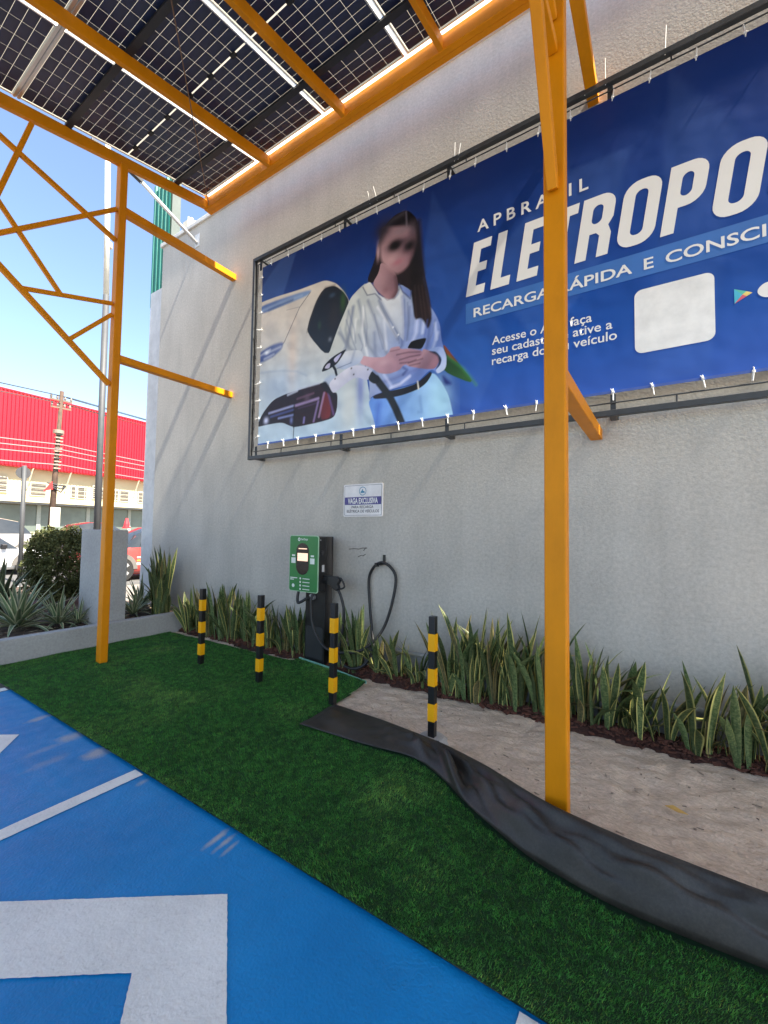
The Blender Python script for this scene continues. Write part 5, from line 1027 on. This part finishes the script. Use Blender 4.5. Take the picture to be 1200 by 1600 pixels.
# tall lamp post and small street sign by the street
tp = thing('tall_post', 'tall slim pale post rising behind the left orange post', 'post', (-13.25, 5.5, 0))
MB().tube([(-13.25,5.5,-.03),(-13.2,5.45,8.2)], [.085,.08], 14).build('lower_shaft', pm('post_grey', (.055,.057,.06), .6), tp, smooth=True)
MB().tube([(-13.2,5.45,8.2),(-13.05,5.25,13.0)], [.075,.065], 14).build('upper_shaft', pm('post_cream', (.66,.62,.52), .6), tp, smooth=True)
MB().tube([(-13.195,5.445,9.6),(-13.192,5.44,9.75)], .10, 14).build('band', pm('post_cream', (.66,.62,.52), .6), tp)
ss = thing('street_sign', 'grey round street sign seen from behind on a thin post', 'sign', (-15.2, 4.4, 0))
MB().tube([(-15.2,4.4,-.03),(-15.12,4.36,3.3)], .055, 10).build('sign_post', pm('post_grey', (.055,.057,.06), .6), ss, smooth=True)
MB().tube([(-15.18,4.36,3.1),(-15.20,4.36,3.1)], .17, 24).build('sign_disc', pm('sign_back', (.05,.05,.055), .6), ss)

# ---------------------------------------------------------------- parked cars
def car(label, loc, rot, L, W_, Hc, paint, stripes=False, suv=False, name='parked_car'):
    c = local_thing(name, label, 'car', loc, 'cars parked along the street', rot)
    # stations along length (front = +x): x, sill z, belt z, roof z (or None), half width
    x = lambda f_: (f_-.5)*L
    b0 = .62*Hc if suv else .60*Hc
    st_ = [(0,.30,.52*Hc,None,.80),(.03,.24,.60*Hc,None,.92),(.12,.20,b0,b0+.02,.97),(.22,.18,b0+.02,.93*Hc if suv else .86*Hc,1),(.36,.18,b0+.02,Hc,1),(.55,.18,b0+.01,Hc*.99,1),(.66,.18,b0,.85*Hc,1),(.74,.18,b0-.01,b0+.015,1),(.86,.19,.55*Hc,None,.98),(.95,.22,.48*Hc,None,.92),(.99,.28,.40*Hc,None,.82)]
    ring = []
    for f_, zs_, zb, zr, hwf in st_:
        hw = W_/2*hwf; top = zr if zr else zb+.03; cab = zr is not None
        inset = .16*W_ if cab and zr-zb > .1 else .02
        pts = [(0,zs_),(hw*.85,zs_),(hw,zs_+.12),(hw*1.01,(zs_+zb)/2),(hw*.97,zb),(hw-.03-inset*.55,zb+(top-zb)*.55),(hw-.05-inset,top-.03 if cab else top-.012),(hw*.45,top+.0),(0,top+.015)]
        ring.append([(x(f_), y_, z_) for y_, z_ in pts] + [(x(f_), -y_, z_) for y_, z_ in pts[-2:0:-1]])
    n = len(ring[0]); body = MB(); glass = MB(); vs = [p for rg in ring for p in rg]; bodyF = []; glF = []
    for i in range(len(ring)-1):
        cab = st_[i][3] and st_[i+1][3]
        for j in range(n):
            fq = (i*n+j, (i+1)*n+j, (i+1)*n+(j+1)%n, i*n+(j+1)%n); jj = j if j < 8 else n-1-j
            up_ = min((st_[i][3] or 0)-st_[i][2], (st_[i+1][3] or 0)-st_[i+1][2]); mx_ = max((st_[i][3] or 0)-st_[i][2], (st_[i+1][3] or 0)-st_[i+1][2])
            gl = cab and mx_ > .15 and (jj in (4,5) or (jj in (6,7) and abs((st_[i][3])-(st_[i+1][3])) > .15))
            (glF if gl else bodyF).append(fq)
    bodyF += [tuple(range(n)), tuple((len(ring)-1)*n+j for j in range(n))]
    used = sorted({v for fq in bodyF for v in fq}); ix = {v: k for k, v in enumerate(used)}; MB().add([vs[v] for v in used], [tuple(ix[v] for v in fq) for fq in bodyF]).build('body', paint, c, smooth=True)
    groups = []
    for fq in glF:                                    # each pane that hangs together is a part of its own
        hit = [g_ for g_ in groups if g_[0] & set(fq)]; mg_ = (set(fq), [fq])
        for g_ in hit: mg_ = (mg_[0] | g_[0], mg_[1] + g_[1]); groups.remove(g_)
        groups.append(mg_)
    for ids, fs_ in groups:
        ids = sorted(ids); ix = {v: k for k, v in enumerate(ids)}
        MB().add([vs[v] for v in ids], [tuple(ix[v] for v in fq) for fq in fs_]).build('window', pm('car_glass', (.03,.035,.04), .06), c, smooth=True)
    for fx_ in (.175, .80):
        for sgn in (-1, 1):
            r_ = .33 if not suv else .37; yy = sgn*(W_/2-.10)
            wq = MB(); wq.tube([(x(fx_),yy-sgn*.11,r_-.01),(x(fx_),yy+sgn*.115,r_-.01)], r_, 24); wh = wq.build('wheel', pm('tyre', (.015,.015,.015), .8), c)
            rm = MB()
            for k in range(5):
                a = k*1.2566; rm.beam((x(fx_),yy+sgn*.12,r_-.01),(x(fx_)+math.cos(a)*r_*.66,yy+sgn*.12,r_-.01+math.sin(a)*r_*.66),.012,.09,up=(math.sin(a),0,-math.cos(a)))
            rm.build('rim', M_alu, wh)
            ar = MB(); m_ = 16; ro = r_+.09
            ar.add([(x(fx_)+rad*math.cos(math.pi*k/m_), yy+sgn*(.10+.0), r_-.01+rad*math.sin(math.pi*k/m_)*1.02) for rad in (r_-.03, ro) for k in range(m_+1)] + [(x(fx_)+rad*math.cos(math.pi*k/m_), yy+sgn*.125, r_-.01+rad*math.sin(math.pi*k/m_)*1.02) for rad in (r_-.03, ro) for k in range(m_+1)],
                   [(k, k+1, m_+1+k+1, m_+1+k) for k in range(m_)] + [(2*m_+2+k, 2*m_+3+k, 3*m_+4+k, 3*m_+3+k) for k in range(m_)] + [(m_+1+k, m_+2+k, 3*m_+4+k, 3*m_+3+k) for k in range(m_)])
            ar.build('wheel_arch', pm('arch_grey', (.12,.11,.10), .7), c)
    for sgn in (-1, 1):
        MB().box(x(.64), x(.67), sgn*(W_/2+.02)-.09, sgn*(W_/2+.02)+.09, b0+.02, b0+.16).build('mirror', M_black, c, bevel=.02)
        MB().box(x(.955), x(.982), sgn*W_*.33-.16, sgn*W_*.33+.16, .36*Hc, .44*Hc).build('headlight', pm('headlight', (.55,.56,.58), .15), c, bevel=.015)
        MB().box(x(.012), x(.035), sgn*W_*.36-.13, sgn*W_*.36+.13, .46*Hc, .56*Hc).build('tail_light', pm('tail_red', (.35,.01,.01), .3), c, bevel=.01)
    if stripes:
        for z0, z1, cc in ((.50,.58,(.75,.72,.68)),(.62,.66,(.8,.42,.05)),(.72,.76,(.75,.72,.68))):
            for sgn in (-1, 1):
                mb = MB(); mb.add([(x(a), sgn*(W_/2*1.012), z_) for a, z_ in ((.25,z0*.95),(.70,z0*.95),(.70,z1*.95),(.25,z1*.95))], [(0,1,2,3)]); mb.build('stripe', pm('stripe_%d' % int(cc[1]*100), cc, .3), c)
    return c
P_red = pm('car_red', (.34,.05,.045), .25, var=.1, coat=.6); P_white = pm('car_white', (.78,.77,.74), .3, coat=.6); P_dark = pm('car_dark', (.014,.010,.010), .3, coat=.6); P_sil = pm('car_silver', (.42,.40,.37), .3, metal=.3, coat=.6)
car('red car with pale and orange stripes parked beyond the wall end', (-14.3, 7.55, -.02), -math.pi/2, 4.4, 1.85, 1.62, P_red, True, True)
car('white car parked at the left picture edge behind the rosette plants', (-18.6, 4.0, -.02), math.pi/2, 4.4, 1.78, 1.42, P_white)
car('dark car whose roof shows over the rendered pier', (-23.2, 9.7, -.02), math.pi/2, 4.3, 1.8, 1.82, P_dark, False, True)
car('silver car parked far off behind the white car', (-26.5, 6.1, -.02), -math.pi/2, 4.5, 1.85, 1.95, P_sil, False, True)
rc = MB(); rc.tube([(-14.25,6.75,1.56),(-14.25,6.75,1.60)], .12, 14); rc.tube([(-14.25,6.75,1.60),(-14.25,6.75,1.70),(-14.25,6.75,1.88)], [.085,.075,.03], 14)
tag(rc.build('roof_cone', pm('cone_red', (.75,.03,.04), .5)), 'small red cone standing on the roof of the striped red car', 'cone')

# dry leaf and a pale pebble lying on the sand
lf = MB(); lf.add([(.04+dx, 3.02+dy, .022+dz) for dx, dy, dz in ((-.05,.02,0),(-.01,.035,.008),(.06,-.005,.002),(.01,-.02,.006))], [(0,3,2,1)]); o = lf.build('fallen_leaf', pm('dry_leaf', (.62,.38,.10), .7)); so = o.modifiers.new('s','SOLIDIFY'); so.thickness = .003
tag(o, 'yellow dry leaf lying on the sand', 'leaf')
